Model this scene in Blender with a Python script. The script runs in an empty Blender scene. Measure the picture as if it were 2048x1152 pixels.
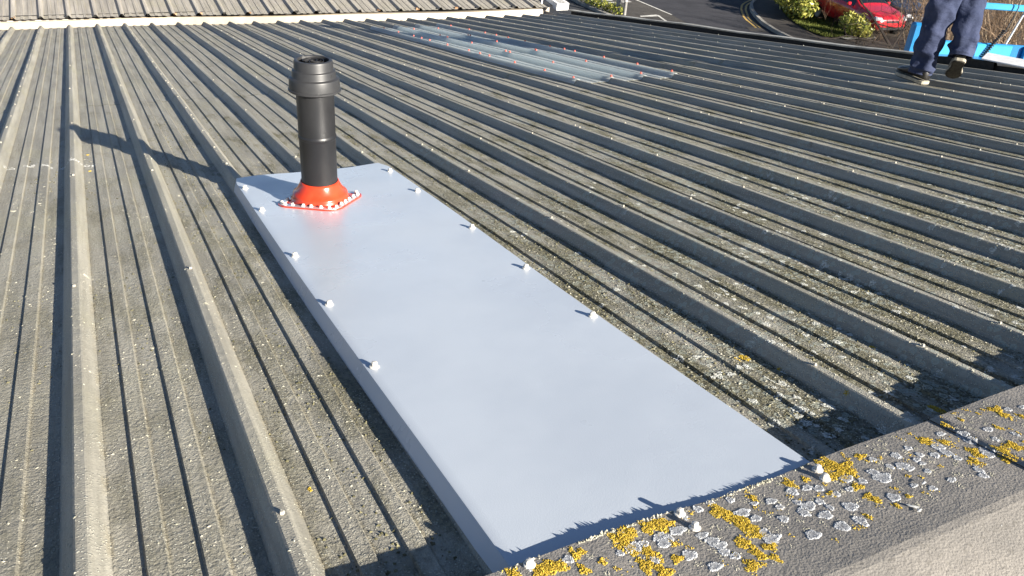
import bpy, math, random
import numpy as np
from mathutils import Matrix, Vector

random.seed(7); rng = np.random.default_rng(7)
sc = bpy.context.scene
COL = sc.collection
PI = math.pi
TH = math.radians(7.5)                      # pitch of the roof
CT, ST = math.cos(TH), math.sin(TH)
# roof frame: u along the ridge, v down the slope towards the valley gutter, w off the sheet
RM = Matrix(((1, 0, 0), (0, CT, ST), (0, -ST, CT)))
def RW(u, v, w=0.0): return RM @ Vector((u, v, w))

# ------------------------------------------------------------------ camera, sky, sun, exposure
cam = bpy.data.objects.new('camera', bpy.data.cameras.new('camera')); COL.objects.link(cam); sc.camera = cam
_p, _a, _r = math.radians(22.668), math.radians(26.9625), math.radians(.4185)
fw = Vector((math.sin(_a)*math.cos(_p), math.cos(_a)*math.cos(_p), -math.sin(_p)))
rt = Vector((math.cos(_a), -math.sin(_a), 0)); up = rt.cross(fw)
rt, up = rt*math.cos(_r)+up*math.sin(_r), up*math.cos(_r)-rt*math.sin(_r)
CAM = RW(0, 0, .88)
B = Matrix((RM@rt, RM@up, RM@(-fw))).transposed()
cam.matrix_world = Matrix.Translation(CAM) @ B.to_4x4()
cam.data.sensor_width = 36; cam.data.lens = 1621.34/2048*36
cam.data.clip_start = .05; cam.data.clip_end = 2000

SUN = (RM @ Vector((.782, -1.96, .52))).normalized()     # towards the sun
world = bpy.data.worlds.new('World'); sc.world = world; world.use_nodes = True
wn = world.node_tree
sky = wn.nodes.new('ShaderNodeTexSky'); sky.sky_type = 'NISHITA'; sky.sun_disc = False
sky.sun_elevation = math.asin(SUN.z); sky.sun_rotation = math.atan2(SUN.x, SUN.y) % (2*PI)
sky.air_density = .5; sky.dust_density = .15; sky.ozone_density = 1.4
wn.links.new(sky.outputs[0], wn.nodes['Background'].inputs[0])
wn.nodes['Background'].inputs[1].default_value = .05
sl = bpy.data.lights.new('sun', 'SUN'); sl.energy = 5.0; sl.angle = math.radians(.5); sl.color = (1, .93, .82)
so = bpy.data.objects.new('sun', sl); COL.objects.link(so)
so.rotation_euler = SUN.to_track_quat('Z', 'Y').to_euler(); so.location = SUN*40
vs = sc.view_settings
vs.view_transform = 'Standard'; vs.look = 'None'; vs.gamma = 1; vs.use_curve_mapping = False; vs.exposure = 1.72
sc.render.engine = 'CYCLES'; sc.cycles.max_bounces = 7; sc.cycles.use_denoising = True

# ------------------------------------------------------------------ helpers
def tag(o, label=None, cat=None, group=None, kind=None):
    for k, v in (('label', label), ('category', cat), ('group', group), ('kind', kind)):
        if v: o[k] = v
    return o
def thing(name, label, cat, loc=(0, 0, 0), rot=(0, 0, 0), group=None):
    o = bpy.data.objects.new(name, None); COL.objects.link(o); o.empty_display_size = .1
    o.location = loc; o.rotation_euler = rot
    return tag(o, label, cat, group)
def link(name, me, mat=None, parent=None):
    o = bpy.data.objects.new(name, me); COL.objects.link(o)
    if mat is not None and not me.materials: me.materials.append(mat)
    if parent: o.parent = parent
    return o
def mesh(name, verts, faces, smooth=False):
    me = bpy.data.meshes.new(name); me.from_pydata([tuple(v) for v in verts], [], faces); me.update()
    if smooth: me.polygons.foreach_set('use_smooth', [True]*len(me.polygons))
    else: me.shade_flat()
    return me
def mesh_np(name, V, F, smooth=False):
    V = np.asarray(V, np.float32); F = np.asarray(F, np.int32); n, k = F.shape
    me = bpy.data.meshes.new(name)
    me.vertices.add(len(V)); me.vertices.foreach_set('co', V.ravel())
    me.loops.add(n*k); me.loops.foreach_set('vertex_index', F.ravel())
    me.polygons.add(n); me.polygons.foreach_set('loop_start', np.arange(0, n*k, k, dtype=np.int32))
    me.polygons.foreach_set('loop_total', np.full(n, k, np.int32))
    me.update(calc_edges=True); me.validate()
    me.polygons.foreach_set('use_smooth', np.full(n, bool(smooth)))
    return me
def part(name, verts, faces, mat, parent, smooth=False):
    return link(name, mesh(name, verts, faces, smooth), mat, parent)
def crisp_border(me):
    n = np.zeros(len(me.edges), int); le = np.empty(len(me.loops), np.int32); me.loops.foreach_get('edge_index', le); np.add.at(n, le, 1)
    for e in np.nonzero(n == 1)[0]: me.edges[int(e)].use_edge_sharp = True
class MB:
    """collects simple shapes into one mesh"""
    def __init__(s): s.v = []; s.f = []
    def add(s, V, F):
        n = len(s.v); s.v += [tuple(v) for v in V]; s.f += [tuple(i+n for i in f) for f in F]; return s
    def box(s, c, size, M=None, bev=0):
        x, y, z = (d/2 for d in size)
        if bev:
            b = bev; V = []
            for sx in (-1, 1):
                for sy in (-1, 1):
                    for sz in (-1, 1):
                        V += [(sx*(x-b), sy*(y-b), sz*z), (sx*(x-b), sy*y, sz*(z-b)), (sx*x, sy*(y-b), sz*(z-b))]
            import bmesh
            bm = bmesh.new(); [bm.verts.new(p) for p in V]
            bmesh.ops.convex_hull(bm, input=bm.verts); bm.verts.index_update()
            V = [v.co.copy() for v in bm.verts]; F = [[v.index for v in f.verts] for f in bm.faces]; bm.free()
        else:
            V = [(sx*x, sy*y, sz*z) for sx in (-1, 1) for sy in (-1, 1) for sz in (-1, 1)]
            F = [(0, 1, 3, 2), (4, 6, 7, 5), (0, 4, 5, 1), (2, 3, 7, 6), (0, 2, 6, 4), (1, 5, 7, 3)]
        V = [Vector(v) for v in V]
        if M is not None: V = [M @ v for v in V]
        c = Vector(c); return s.add([v+c for v in V], F)
    def lathe(s, prof, n=32, c=(0, 0, 0), M=None, cap0=False, cap1=False):
        V = []; m = len(prof)
        for i in range(n):
            a = 2*PI*i/n
            for r, z in prof:
                v = Vector((r*math.cos(a), r*math.sin(a), z)); V.append((M @ v if M is not None else v)+Vector(c))
        F = [(i*m+j, ((i+1) % n)*m+j, ((i+1) % n)*m+j+1, i*m+j+1) for i in range(n) for j in range(m-1)]
        if cap0: F.append(tuple(i*m for i in range(n))[::-1])
        if cap1: F.append(tuple(i*m+m-1 for i in range(n)))
        return s.add(V, F)
    def tube(s, pts, rad, n=6, cap=True):
        pts = [Vector(p) for p in pts]; k = len(pts)
        if not hasattr(rad, '__len__'): rad = [rad]*k
        V = []; t0 = None; x = None
        for i, p in enumerate(pts):
            t = (pts[min(i+1, k-1)]-pts[max(i-1, 0)])
            t = t.normalized() if t.length > 1e-9 else Vector((0, 0, 1))
            if x is None: x = t.orthogonal().normalized()
            else:
                x = x-t*x.dot(t); x = x.normalized() if x.length > 1e-6 else t.orthogonal().normalized()
            y = t.cross(x)
            for j in range(n):
                a = 2*PI*j/n; V.append(p+(x*math.cos(a)+y*math.sin(a))*rad[i])
        F = [(i*n+j, i*n+(j+1) % n, (i+1)*n+(j+1) % n, (i+1)*n+j) for i in range(k-1) for j in range(n)]
        if cap: F += [tuple(range(n))[::-1], tuple((k-1)*n+j for j in range(n))]
        return s.add(V, F)
    def build(s, name, mat, parent=None, smooth=False, sharp=None):
        me = mesh(name, s.v, s.f, smooth)
        if sharp is not None: me.set_sharp_from_angle(angle=math.radians(sharp))
        return link(name, me, mat, parent)

class NT:
    """small node-tree writer"""
    def __init__(s, name, rough=.6, spec=.4, metal=0.0):
        s.m = bpy.data.materials.new(name); s.m.use_nodes = True; s.t = s.m.node_tree
        s.b = s.t.nodes['Principled BSDF']; s.b.inputs['Roughness'].default_value = rough
        s.b.inputs['Specular IOR Level'].default_value = spec; s.b.inputs['Metallic'].default_value = metal
        s.tc = s.t.nodes.new('ShaderNodeTexCoord')
    def put(s, sock, val):
        if isinstance(val, bpy.types.NodeSocket): s.t.links.new(val, sock)
        elif hasattr(val, '__len__') and len(val) == 3 and sock.type == 'RGBA': sock.default_value = (*val, 1)
        else: sock.default_value = val
    def noise(s, scale, detail=4, rough=.55, vec=None, dist=0.0, fac=True):
        n = s.t.nodes.new('ShaderNodeTexNoise'); n.inputs['Scale'].default_value = scale
        n.inputs['Detail'].default_value = detail; n.inputs['Roughness'].default_value = rough; n.inputs['Distortion'].default_value = dist
        s.t.links.new(vec or s.tc.outputs['Object'], n.inputs['Vector']); return n.outputs[0 if fac else 1]
    def voro(s, scale, vec=None, feat='F1', out='Distance', rnd=1.0):
        n = s.t.nodes.new('ShaderNodeTexVoronoi'); n.feature = feat; n.inputs['Scale'].default_value = scale; n.inputs['Randomness'].default_value = rnd
        s.t.links.new(vec or s.tc.outputs['Object'], n.inputs['Vector']); return n.outputs[out]
    def scale(s, vec, xyz):
        n = s.t.nodes.new('ShaderNodeMapping'); n.inputs['Scale'].default_value = xyz; s.t.links.new(vec, n.inputs['Vector']); return n.outputs[0]
    def ramp(s, fac, lo, hi, a=0.0, b=1.0):
        n = s.t.nodes.new('ShaderNodeMapRange'); n.interpolation_type = 'SMOOTHSTEP'
        for i, v in enumerate((fac, lo, hi, a, b)): s.put(n.inputs[i], v)
        return n.outputs[0]
    def math(s, op, a, b=0.0, c=0.0, clamp=False):
        n = s.t.nodes.new('ShaderNodeMath'); n.operation = op; n.use_clamp = clamp
        s.put(n.inputs[0], a); s.put(n.inputs[1], b); s.put(n.inputs[2], c); return n.outputs[0]
    def mix(s, fac, a, b, mode='MIX'):
        n = s.t.nodes.new('ShaderNodeMix'); n.data_type = 'RGBA'; n.blend_type = mode
        s.put(n.inputs[0], fac); s.put(n.inputs[6], a); s.put(n.inputs[7], b); return n.outputs[2]
    def sep(s, vec):
        n = s.t.nodes.new('ShaderNodeSeparateXYZ'); s.t.links.new(vec, n.inputs[0]); return n.outputs
    def col(s, c): s.put(s.b.inputs['Base Color'], c); return s
    def rough(s, v): s.put(s.b.inputs['Roughness'], v); return s
    def bump(s, h, dist=.002, strength=1.0, prev=None):
        n = s.t.nodes.new('ShaderNodeBump'); n.inputs['Distance'].default_value = dist; n.inputs['Strength'].default_value = strength
        s.put(n.inputs['Height'], h)
        if prev is not None: s.t.links.new(prev, n.inputs['Normal'])
        s.t.links.new(n.outputs[0], s.b.inputs['Normal']); return n.outputs[0]
KE = .80      # overall reflectance trim of the plain materials
def simple(name, c, rough=.6, spec=.4, metal=0.0, var=.15, scale=30, bump=0.0, bscale=200):
    n = NT(name, rough, spec, metal); c = tuple(x*KE for x in c)
    k = n.ramp(n.noise(scale, 5), .3, .7, 1-var, 1+var)
    n.col(n.mix(1.0, c, n.mix(0.0, k, k), 'MULTIPLY'))
    if bump: n.bump(n.noise(bscale, 3), bump)
    return n.m

def lumps(P, N, rx, ry, rz, sink=.3):
    """many small six-cornered crusts at points P with normals N, radii rx, ry in the surface and rz off it"""
    P = np.asarray(P, float); n = len(P); N = np.asarray(N, float)
    if N.ndim == 1: N = np.tile(N, (n, 1))
    N = N/np.linalg.norm(N, axis=1)[:, None]
    h = np.where(np.abs(N[:, :1]) < .9, np.array([[1., 0, 0]]), np.array([[0, 1., 0]]))
    X = np.cross(N, h); X /= np.linalg.norm(X, axis=1)[:, None]; Y = np.cross(N, X)
    a = rng.uniform(0, 2*PI, n)[:, None]; X, Y = X*np.cos(a)+Y*np.sin(a), Y*np.cos(a)-X*np.sin(a)
    rx, ry, rz = (np.broadcast_to(np.asarray(r, float), (n,))[:, None] for r in (rx, ry, rz))
    V = np.empty((n, 6, 3)); j = lambda: rng.uniform(.7, 1.25, (n, 1))
    V[:, 0] = P+X*rx*j(); V[:, 1] = P+Y*ry*j(); V[:, 2] = P-X*rx*j(); V[:, 3] = P-Y*ry*j()
    V[:, 4] = P+N*rz*j()+X*rx*rng.uniform(-.4, .4, (n, 1))+Y*ry*rng.uniform(-.4, .4, (n, 1)); V[:, 5] = P-N*rz*sink
    T = np.array([(0, 1, 4), (1, 2, 4), (2, 3, 4), (3, 0, 4), (1, 0, 5), (2, 1, 5), (3, 2, 5), (0, 3, 5)])
    return V.reshape(-1, 3), (T[None]+6*np.arange(n)[:, None, None]).reshape(-1, 3)

# ------------------------------------------------------------------ roof profile
P0, PITCH, HR = -.1426, .287, .033
PROF = [(-.026, 0), (-.0015, .031), (.002, HR), (.018, HR), (.0215, .031), (.046, 0), (.0905, 0), (.0935, .0055), (.122, .0055), (.1255, 0),
        (.1705, 0), (.174, .0055), (.203, .0055), (.207, 0)]
_KN = np.array([-10, 0, 4, 6, 9, 11, 13, 15, 17, 19, 21, 24.]); _DN = np.array([0, -.002, .004, .024, .012, .003, .014, .004, .032, .05, .06, .06])
_KG = np.array([-10, -2, 0, 2, 4, 6, 8, 10, 12, 14, 16, 18, 20, 24.]); _DG = np.array([-.02, -.018, -.006, .012, .036, .056, .055, .036, .014, -.014, -.014, .008, .016, .016])
def dU(k, v):
    t = np.clip((np.asarray(v)-1.)/9.8, 0, 1)
    return np.interp(k, _KN, _DN)*(1-t)+np.interp(k, _KG, _DG)*t
def sagW(u, v): return .0025*np.sin(u*1.9+v*.7)+.002*np.sin(v*2.3+u*3.1)
def VG(u): return np.interp(u, [-3, 1, 2.5, 3.8, 5.6, 7], [11.19, 11.14, 10.88, 10.70, 10.76, 10.76])
_po = np.array([p[0] for p in PROF]+[PITCH-.026]); _pw = np.array([p[1] for p in PROF]+[0.])
def surf(u, v):
    """height and normal of the ribbed roof at u, v"""
    u = np.asarray(u, float); k = (u-P0)/PITCH; x = u-P0-dU(k, v); f = (x+.026) % PITCH-.026
    w = np.interp(f, _po, _pw); e = .002; s = (np.interp(f+e, _po, _pw, period=None)-np.interp(f-e, _po, _pw))/(2*e)
    N = np.stack([-s, np.zeros_like(s), np.ones_like(s)], -1)
    return w+sagW(u, v), N
def ribbed_sheet(name, parent, mat, k0, n, v0, v1, dw=0.0, dv=.22, mend=0.0, prof_h=1.0):
    ks = []; us = []; ws = []
    for k in range(k0, k0+n+1):
        for o, w in PROF:
            if k == k0+n and o > .05: break
            ks.append(k+o/PITCH); us.append(P0+k*PITCH+o); ws.append(w*prof_h)
    ks, us, ws = np.array(ks), np.array(us), np.array(ws)
    a = v0(us) if callable(v0) else np.full_like(us, v0); b = v1(us) if callable(v1) else np.full_like(us, v1)
    rows = max(2, int(np.max(b-a)/dv)+1); V = np.empty((rows, len(us), 3)); t = np.linspace(0, 1, rows)[:, None]
    vv = a*(1-t)+b*t
    V[..., 0] = us+dU(ks[None, :], vv); V[..., 1] = vv
    V[..., 2] = ws+dw+sagW(us[None, :], vv)+mend*np.sin(us*40)[None, :]*(np.abs(t-1) < 1e-6)
    m = len(us); i = np.arange(rows-1)[:, None]*m+np.arange(m-1)[None, :]
    F = np.stack([i, i+1, i+1+m, i+m], -1).reshape(-1, 4)
    me = mesh_np(name, V.reshape(-1, 3), F)
    uvl = me.uv_layers.new(name='prof'); li = F.ravel(); q = np.stack([np.tile(ks, rows)[li], V[..., 1].ravel()[li]], -1)
    uvl.data.foreach_set('uv', q.astype(np.float32).ravel())
    return link(name, me, mat, parent)

# ------------------------------------------------------------------ materials of the roof
def roof_material(name, base, lichen=1.0, moss=1.0):
    n = NT(name, .68, .22)
    obj = n.tc.outputs['Object']; uvn = n.t.nodes.new('ShaderNodeUVMap'); uvn.uv_map = 'prof'
    x, y, z = n.sep(obj)[:3]
    f = n.math('FRACT', n.sep(uvn.outputs[0])[0])
    pan = n.math('MULTIPLY', n.ramp(f, .145, .17), n.ramp(f, .93, .90))           # between the ribs
    streak = n.noise(1.0, 6, .6, n.scale(obj, (26, 1.6, 26)))
    blot = n.noise(2.2, 6, .65); fine = n.noise(170, 3, .6)
    dark = tuple(c*.72 for c in base); pale = tuple(c*1.18 for c in base)
    c = n.mix(n.ramp(streak, .3, .72), dark, pale)
    c = n.mix(n.math('MULTIPLY', n.ramp(blot, .45, .75), .45), c, (base[0]*.95, base[1]*.95, base[2]*.72))
    c = n.mix(n.math('MULTIPLY', n.ramp(fine, .35, .7), .35), c, tuple(c_*.6 for c_ in base))
    near = n.ramp(y, 6.5, 1.2)                                                    # growth thickens towards the ridge
    side = n.ramp(x, -1.2, 1.6, .45, 1.0)
    dens = n.math('MULTIPLY', near, side)
    # silt and moss lying in the pans
    mo = n.noise(5.5, 7, .7, n.scale(obj, (1.6, .55, 1)))
    mask = n.math('MULTIPLY', n.math('MULTIPLY', n.ramp(n.math('ADD', mo, n.math('MULTIPLY', dens, .19)), .56, .75), pan), n.ramp(x, -.2, .9, .4*moss, .95*moss))
    grit = n.noise(95, 4, .7)
    c = n.mix(mask, c, n.mix(n.ramp(grit, .35, .65), (.058, .054, .034), (.23, .215, .135)))
    # dirt line at the foot of each rib
    foot = n.math('MULTIPLY', n.ramp(f, .125, .155), n.ramp(f, .19, .165))
    foot2 = n.math('MULTIPLY', n.ramp(f, .43, .438), n.ramp(f, .458, .445))
    foot3 = n.math('MULTIPLY', n.ramp(f, .713, .722), n.ramp(f, .744, .73))
    ft = n.math('ADD', foot, n.math('ADD', foot2, foot3), clamp=True)
    c = n.mix(n.math('MULTIPLY', ft, n.ramp(n.noise(18, 5), .35, .65, 0, .55)), c, (.29, .25, .165))
    # pale crustose lichen: specks, and rings in the thick places
    vs_ = n.voro(150); sp = n.ramp(vs_, .34, .20); sel = n.ramp(n.math('ADD', n.noise(9, 5, .65), n.math('MULTIPLY', dens, .22)), .56, .7)
    c = n.mix(n.math('MULTIPLY', n.math('MULTIPLY', sp, sel), .9*lichen), c, (.50, .49, .41))
    vb = n.voro(42); ring = n.math('MULTIPLY', n.ramp(vb, .40, .36), n.ramp(vb, .18, .30, .45, 1))
    selb = n.math('MULTIPLY', n.math('MULTIPLY', n.ramp(x, .5, 1.4), n.ramp(n.math('ADD', n.noise(3.1, 3), n.math('MULTIPLY', dens, .25)), .66, .76)), .75*lichen)
    c = n.mix(n.math('MULTIPLY', ring, selb), c, (.36, .39, .335))
    lap = n.math('MULTIPLY', n.ramp(y, 5.44, 5.455), n.ramp(y, 5.53, 5.47)); lap2 = n.ramp(n.noise(7, 5, .7), .42, .6, 0, .7)
    c = n.mix(n.math('MULTIPLY', lap, lap2), c, n.mix(n.ramp(grit, .4, .6), (.06, .055, .035), (.30, .27, .17)))
    n.col(c)
    n.rough(n.math('ADD', n.math('MULTIPLY', mask, .3), .56))
    b = n.bump(n.noise(320, 2, .5, n.scale(obj, (.7, 1.2, 1))), .0012, .9)
    b = n.bump(n.math('MULTIPLY', n.ramp(n.noise(120, 4, .7), .3, .6), pan), .0022, .8, b)
    b = n.bump(n.math('ADD', n.math('MULTIPLY', n.math('MULTIPLY', grit, mask), 1.6), n.math('MULTIPLY', n.math('MULTIPLY', sp, sel), .5)), .004, 1, b)
    n.bump(n.noise(30, 3), .003, .6, b)
    return n.m
M_roof = roof_material('weathered_sheet', (.335, .316, .262))
M_roof2 = roof_material('weathered_sheet_far', (.33, .305, .268), .3, .1)
def cap_material():
    n = NT('weathered_flashing', .6, .35)
    k = n.noise(6, 6, .6)
    c = n.mix(n.ramp(k, .3, .7), (.215, .20, .178), (.285, .262, .230))
    c = n.mix(n.math('MULTIPLY', n.ramp(n.noise(140, 3), .5, .75), .5), c, (.12, .11, .09))
    n.col(c); b = n.bump(n.noise(260, 2, .5), .0014, .9); n.bump(n.noise(24, 3), .004, .5, b); return n.m
M_cap = cap_material()
M_gutter = simple('cream_steel', (.40, .34, .255), .5, .4, var=.12, scale=6)
M_white = simple('white_plastic', (.74, .71, .64), .5, .4, var=.12, scale=90)
M_red_cap = simple('red_plastic', (.62, .10, .06), .4, .5, var=.1)
M_wall = simple('render', (.42, .38, .33), .8, .2, bump=.002)
M_dark = simple('dark_filler_and_gap', (.03, .03, .03), .8, .2)  # near-black for fillers, and for shade painted into gaps
M_verge = simple('lichened_flashing', (.40, .39, .35), .6, .3, var=.35, scale=5, bump=.002, bscale=120)

# ------------------------------------------------------------------ the building underfoot
RR = (-TH, 0, 0)
bld = thing('building', 'long low building with weathered grey ribbed metal roof under the white sheet', 'building', (0, 0, 0), RR)
LAP = 5.45
KA, KB = -9, 24
lights_cols = (11,)
def lapv(us): return LAP+.02*np.sin(us*2.1)
for i, k0 in enumerate(range(-10, 23, 3)):
    dz = .0006*(i % 2)
    if k0 == 11:
        ribbed_sheet('roof_sheet', bld, M_roof, k0, 3, .70, 5.08, .0028+dz)
        ribbed_sheet('roof_sheet', bld, M_roof, k0, 3, 9.50, VG, .0006+dz)
    else:
        ribbed_sheet('roof_sheet', bld, M_roof, k0, 3, .70, lapv, .0034+dz, mend=.0004)
        ribbed_sheet('roof_sheet', bld, M_roof, k0, 3, LAP-.12, VG, 0.0+dz)

# ---- rooflight: three lapped translucent sheets, ribs showing through
def grp_material():
    n = NT('translucent_sheet', .38, .4); t = n.t
    c = n.mix(n.ramp(n.noise(3, 5, .6, n.scale(n.tc.outputs['Object'], (3, .6, 1))), .3, .7), (.60, .61, .59), (.76, .77, .75))
    n.col(c)
    tr = t.nodes.new('ShaderNodeBsdfTranslucent'); tr.inputs[0].default_value = (.80, .85, .83, 1)
    tp = t.nodes.new('ShaderNodeBsdfTransparent'); tp.inputs[0].default_value = (.82, .90, .92, 1)
    m1 = t.nodes.new('ShaderNodeMixShader'); m1.inputs[0].default_value = .5
    m2 = t.nodes.new('ShaderNodeMixShader'); m2.inputs[0].default_value = .08
    t.links.new(n.b.outputs[0], m1.inputs[1]); t.links.new(tr.outputs[0], m1.inputs[2])
    t.links.new(m1.outputs[0], m2.inputs[1]); t.links.new(tp.outputs[0], m2.inputs[2])
    t.links.new(m2.outputs[0], t.nodes['Material Output'].inputs[0]); return n.m
M_grp = grp_material()
for j, (a, b) in enumerate(((8.02, 9.66), (6.58, 8.14), (4.97, 6.72))):
    ribbed_sheet('rooflight_sheet', bld, M_grp, 11, 3, a, b, .0042+.003*j)
part('rooflight_liner', [(3.0, 5.05, -.07), (3.95, 5.05, -.07), (3.95, 9.55, -.07), (3.0, 9.55, -.07)], [(0, 1, 2, 3)], simple('liner', (.55, .6, .6), .6), bld)

# ---- ridge capping in overlapped lengths: near flange over the sheets, the other flange falling away
T15 = math.tan(math.radians(15))
def vlip(u): return .834+.004*math.sin(u*5.1+1)+.003*math.sin(u*13)
def capw(u, v):
    wob = .0025*math.sin(u*4.3)+.0015*math.sin(u*11+1)
    if v >= .602: return .0565+wob*(v-.602)/.23-.0085*(v-.602)/.23
    return .0565-(.602-v)*T15
def cap_piece(u0, u1, dz):
    V = []; F = []; n = int((u1-u0)/.03)+1
    prof = ['l0', 'l1', .80, .75, .70, .65, .62, .609, .602, .595, .58, .52, .45, .38, .33]
    for i in range(n+1):
        u = u0+(u1-u0)*i/n; vl = vlip(u)
        for q in prof:
            if q == 'l0': V.append((u, vl+.0015, capw(u, vl)-.010+dz))
            elif q == 'l1': V.append((u, vl, capw(u, vl)+dz))
            else:
                r = .0012 if q == .602 else 0
                V.append((u, q, capw(u, q)-r+dz))
    m = len(prof)
    F = [(i*m+j, i*m+j+1, (i+1)*m+j+1, (i+1)*m+j) for i in range(n) for j in range(m-1)]
    o = part('ridge_cap', V, F, M_cap, bld, True); o.data.set_sharp_from_angle(angle=math.radians(7))
    md = o.modifiers.new('thickness', 'SOLIDIFY'); md.thickness = .0012; md.offset = -1
    return o
cap_main = cap_piece(-3.2, 1.40, 0)
cap_piece(1.33, 4.3, .0035); cap_piece(4.25, 6.42, 0)
part('ridge_filler', [(-3.0, .735, -.01), (6.4, .735, -.01), (6.4, .735, .043), (-3.0, .735, .043)], [(0, 1, 2, 3)], M_dark, bld)
# far side of the ridge
o2 = thing('tmp', None, None); bpy.data.objects.remove(o2)
def back_slope():
    V = []; F = []; us = []; ws = []
    for k in range(-10, 24):
        for o, w in PROF: us.append(P0+k*PITCH+o); ws.append(w)
    for v in (.52, -1.5, -4.2):
        for u, w in zip(us, ws): V.append((u, v, w-.005-(.602-v)*T15))
    m = len(us)
    F = [(i*m+j+1, i*m+j, (i+1)*m+j, (i+1)*m+j+1) for i in range(2) for j in range(m-1)]
    part('back_roof_sheet', V, F, M_roof2, bld)
back_slope()

# ---- valley gutter, far upstand lit by the sun
def strip(name, rows, us, mat, smooth=False):
    V = []; m = len(rows(us[0]))
    for u in us: V += rows(u)
    F = [(i*m+j, (i+1)*m+j, (i+1)*m+j+1, i*m+j+1) for i in range(len(us)-1) for j in range(m-1)]
    o = part(name, V, F, mat, bld, smooth); md = o.modifiers.new('thickness', 'SOLIDIFY'); md.thickness = .002; md.offset = -1; return o
def grow(u):
    v = float(VG(u)); q = .006*math.sin(u*2.3)
    return [(u, v-.10, -.004), (u, v+.015, -.006), (u, v+.03, -.11), (u, v+.17, -.11), (u, v+.205, .066+q), (u, v+.212, .073+q), (u, v+.36, .080+q)]
us = list(np.linspace(-3.1, 6.05, 60))
strip('valley_gutter', grow, us[:27], M_gutter); strip('valley_gutter', lambda u: [(a, b, c+.002) for a, b, c in grow(u)], us[26:], M_gutter)
# ---- verge flashing on the right-hand edge
def vrow(v):
    q = .004*math.sin(v*1.7)+.003*math.sin(v*4.1); e = .03*max(0, 4.9-v)
    return [(6.425+q, v, .050+q), (6.42+q, v, .064+q), (6.43+q, v, .066+q), (6.53+q, v, .062+q), (6.54+q, v, .055), (6.54+q, v, -.14)]
def verge(v0, v1, mat, dz=0):
    V = []; n = max(2, int((v1-v0)/.15)); m = 6
    for i in range(n+1):
        V += [(a, b, c+dz) for a, b, c in vrow(v0+(v1-v0)*i/n)]
    F = [(i*m+j, i*m+j+1, (i+1)*m+j+1, (i+1)*m+j) for i in range(n) for j in range(m-1)]
    part('verge_flashing', V, F, mat, bld)
verge(4.95, 8.1, M_verge); verge(8.02, 10.85, M_verge, .003)
part('verge_gap_shade', [(6.435, .7, -.01), (6.435, 10.8, -.01), (6.435, 10.8, .055), (6.435, .7, .055)], [(0, 1, 2, 3)], M_dark, bld)  # dark strip painted in for the shaded gap below the verge
# loose length of verge lying askew near the platform: dark edge, pale top
M_pale = simple('pale_flashing', (.95, .94, .91), .45, .4, var=.08)
lo = MB()
pts = [(6.40, 4.30, .110), (6.40, 4.0, .090), (6.40, 3.6, .066), (6.41, 2.6, .045), (6.42, .6, .040)]
V = []
for i, (u, v, w) in enumerate(pts): V += [(u+.004, v, w-.012), (u, v, w-.02), (u+.22, v+.10, w+.012), (u+.23, v+.10, w-.12)]
F = [(i*4+j, i*4+j+1, i*4+j+5, i*4+j+4) for i in range(len(pts)-1) for j in range(3)]
lo.add(V, F); o = lo.build('verge_flashing', M_pale, bld); md = o.modifiers.new('thickness', 'SOLIDIFY'); md.thickness = .002
lo = MB(); V = []
for i, (v, w) in enumerate(((5.05, .035), (4.75, .068), (4.45, .085), (4.18, .080))): V += [(6.405, v, w-.05-.02*(i > 1)), (6.40, v, w), (6.46, v+.02, w-.004), (6.50, v+.03, w-.05)]
lo.add(V, [(i*4+j, i*4+j+1, i*4+j+5, i*4+j+4) for i in range(3) for j in range(3)]); o = lo.build('loose_flashing', M_dark, bld); md = o.modifiers.new('thickness', 'SOLIDIFY'); md.thickness = .002
# ---- walls below
mb = MB(); GZ = float(CAM.z-6)
def wallbox(u0, u1, v0, v1, w, name):
    q = [RW(u0, v0, w), RW(u1, v0, w), RW(u1, v1, w), RW(u0, v1, w)]; g = RM.inverted()
    V = [g @ p for p in q]+[g @ Vector((p.x, p.y, GZ)) for p in q]
    part(name, V, [(0, 1, 5, 4), (1, 2, 6, 5), (2, 3, 7, 6), (3, 0, 4, 7)], M_wall, bld)
wallbox(-2.9, 6.5, .602, 11.05, -.12, 'wall')
part('gutter_end', [(6.02, 10.70, -.1), (6.10, 10.70, .03), (6.10, 11.0, .05), (6.02, 11.2, .06)], [(0, 1, 2, 3)], M_gutter, bld)

M_dull = simple('weathered_plastic', (.46, .43, .36), .6, .3)
# ---- fixings: stitch screws along the sheet overlaps, purlin rows on every rib
def cap_screw(mb, c, s=1.0, n=6):
    x, y, z = c
    mb.lathe([(.0105*s, 0), (.0105*s, .0025*s), (.0072*s, .003*s), (.0072*s, .011*s), (.005*s, .013*s)], n, (x, y, z), cap1=True)
mbw, mbr = MB(), MB()
for k in range(-9, 24):
    uc = lambda v: P0+k*PITCH+.010+float(dU(k, v))
    vs_list = []
    if (k-2) % 3 == 0: vs_list += list(np.arange(2.9+.13*(k % 4), 10.6, .37))
    vs_list += [q for q in (1.09, 2.32, 3.55, 4.78, 6.0, 7.25, 8.5, 9.7)]
    for v in vs_list:
        v += rng.normal(0, .02); u = uc(v)
        if .36 < u < 1.08 and v < 3.35: continue
        if 3.0 < u < 3.95 and 4.9 < v < 9.7: continue
        h = float(surf(np.array([u]), v)[0][0])
        cap_screw(mbw, (u+rng.normal(0, .002), v, h+.002), .48 if v > 4 else .6, 5)
for k in (11, 12, 13, 14):
    st = .47 if k in (11, 14) else .8
    for v in list(np.arange(5.0, 9.7, st))+[6.62, 8.06]:
        u = P0+k*PITCH+.01+float(dU(k, v)); cap_screw(mbr, (u, v+rng.normal(0, .03), HR+.010), 1.0, 6)
        
tag(mbw.build('roof_screws', M_dull, bld), kind='stuff'); tag(mbr.build('rooflight_screws', M_red_cap, bld), kind='stuff')

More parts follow.
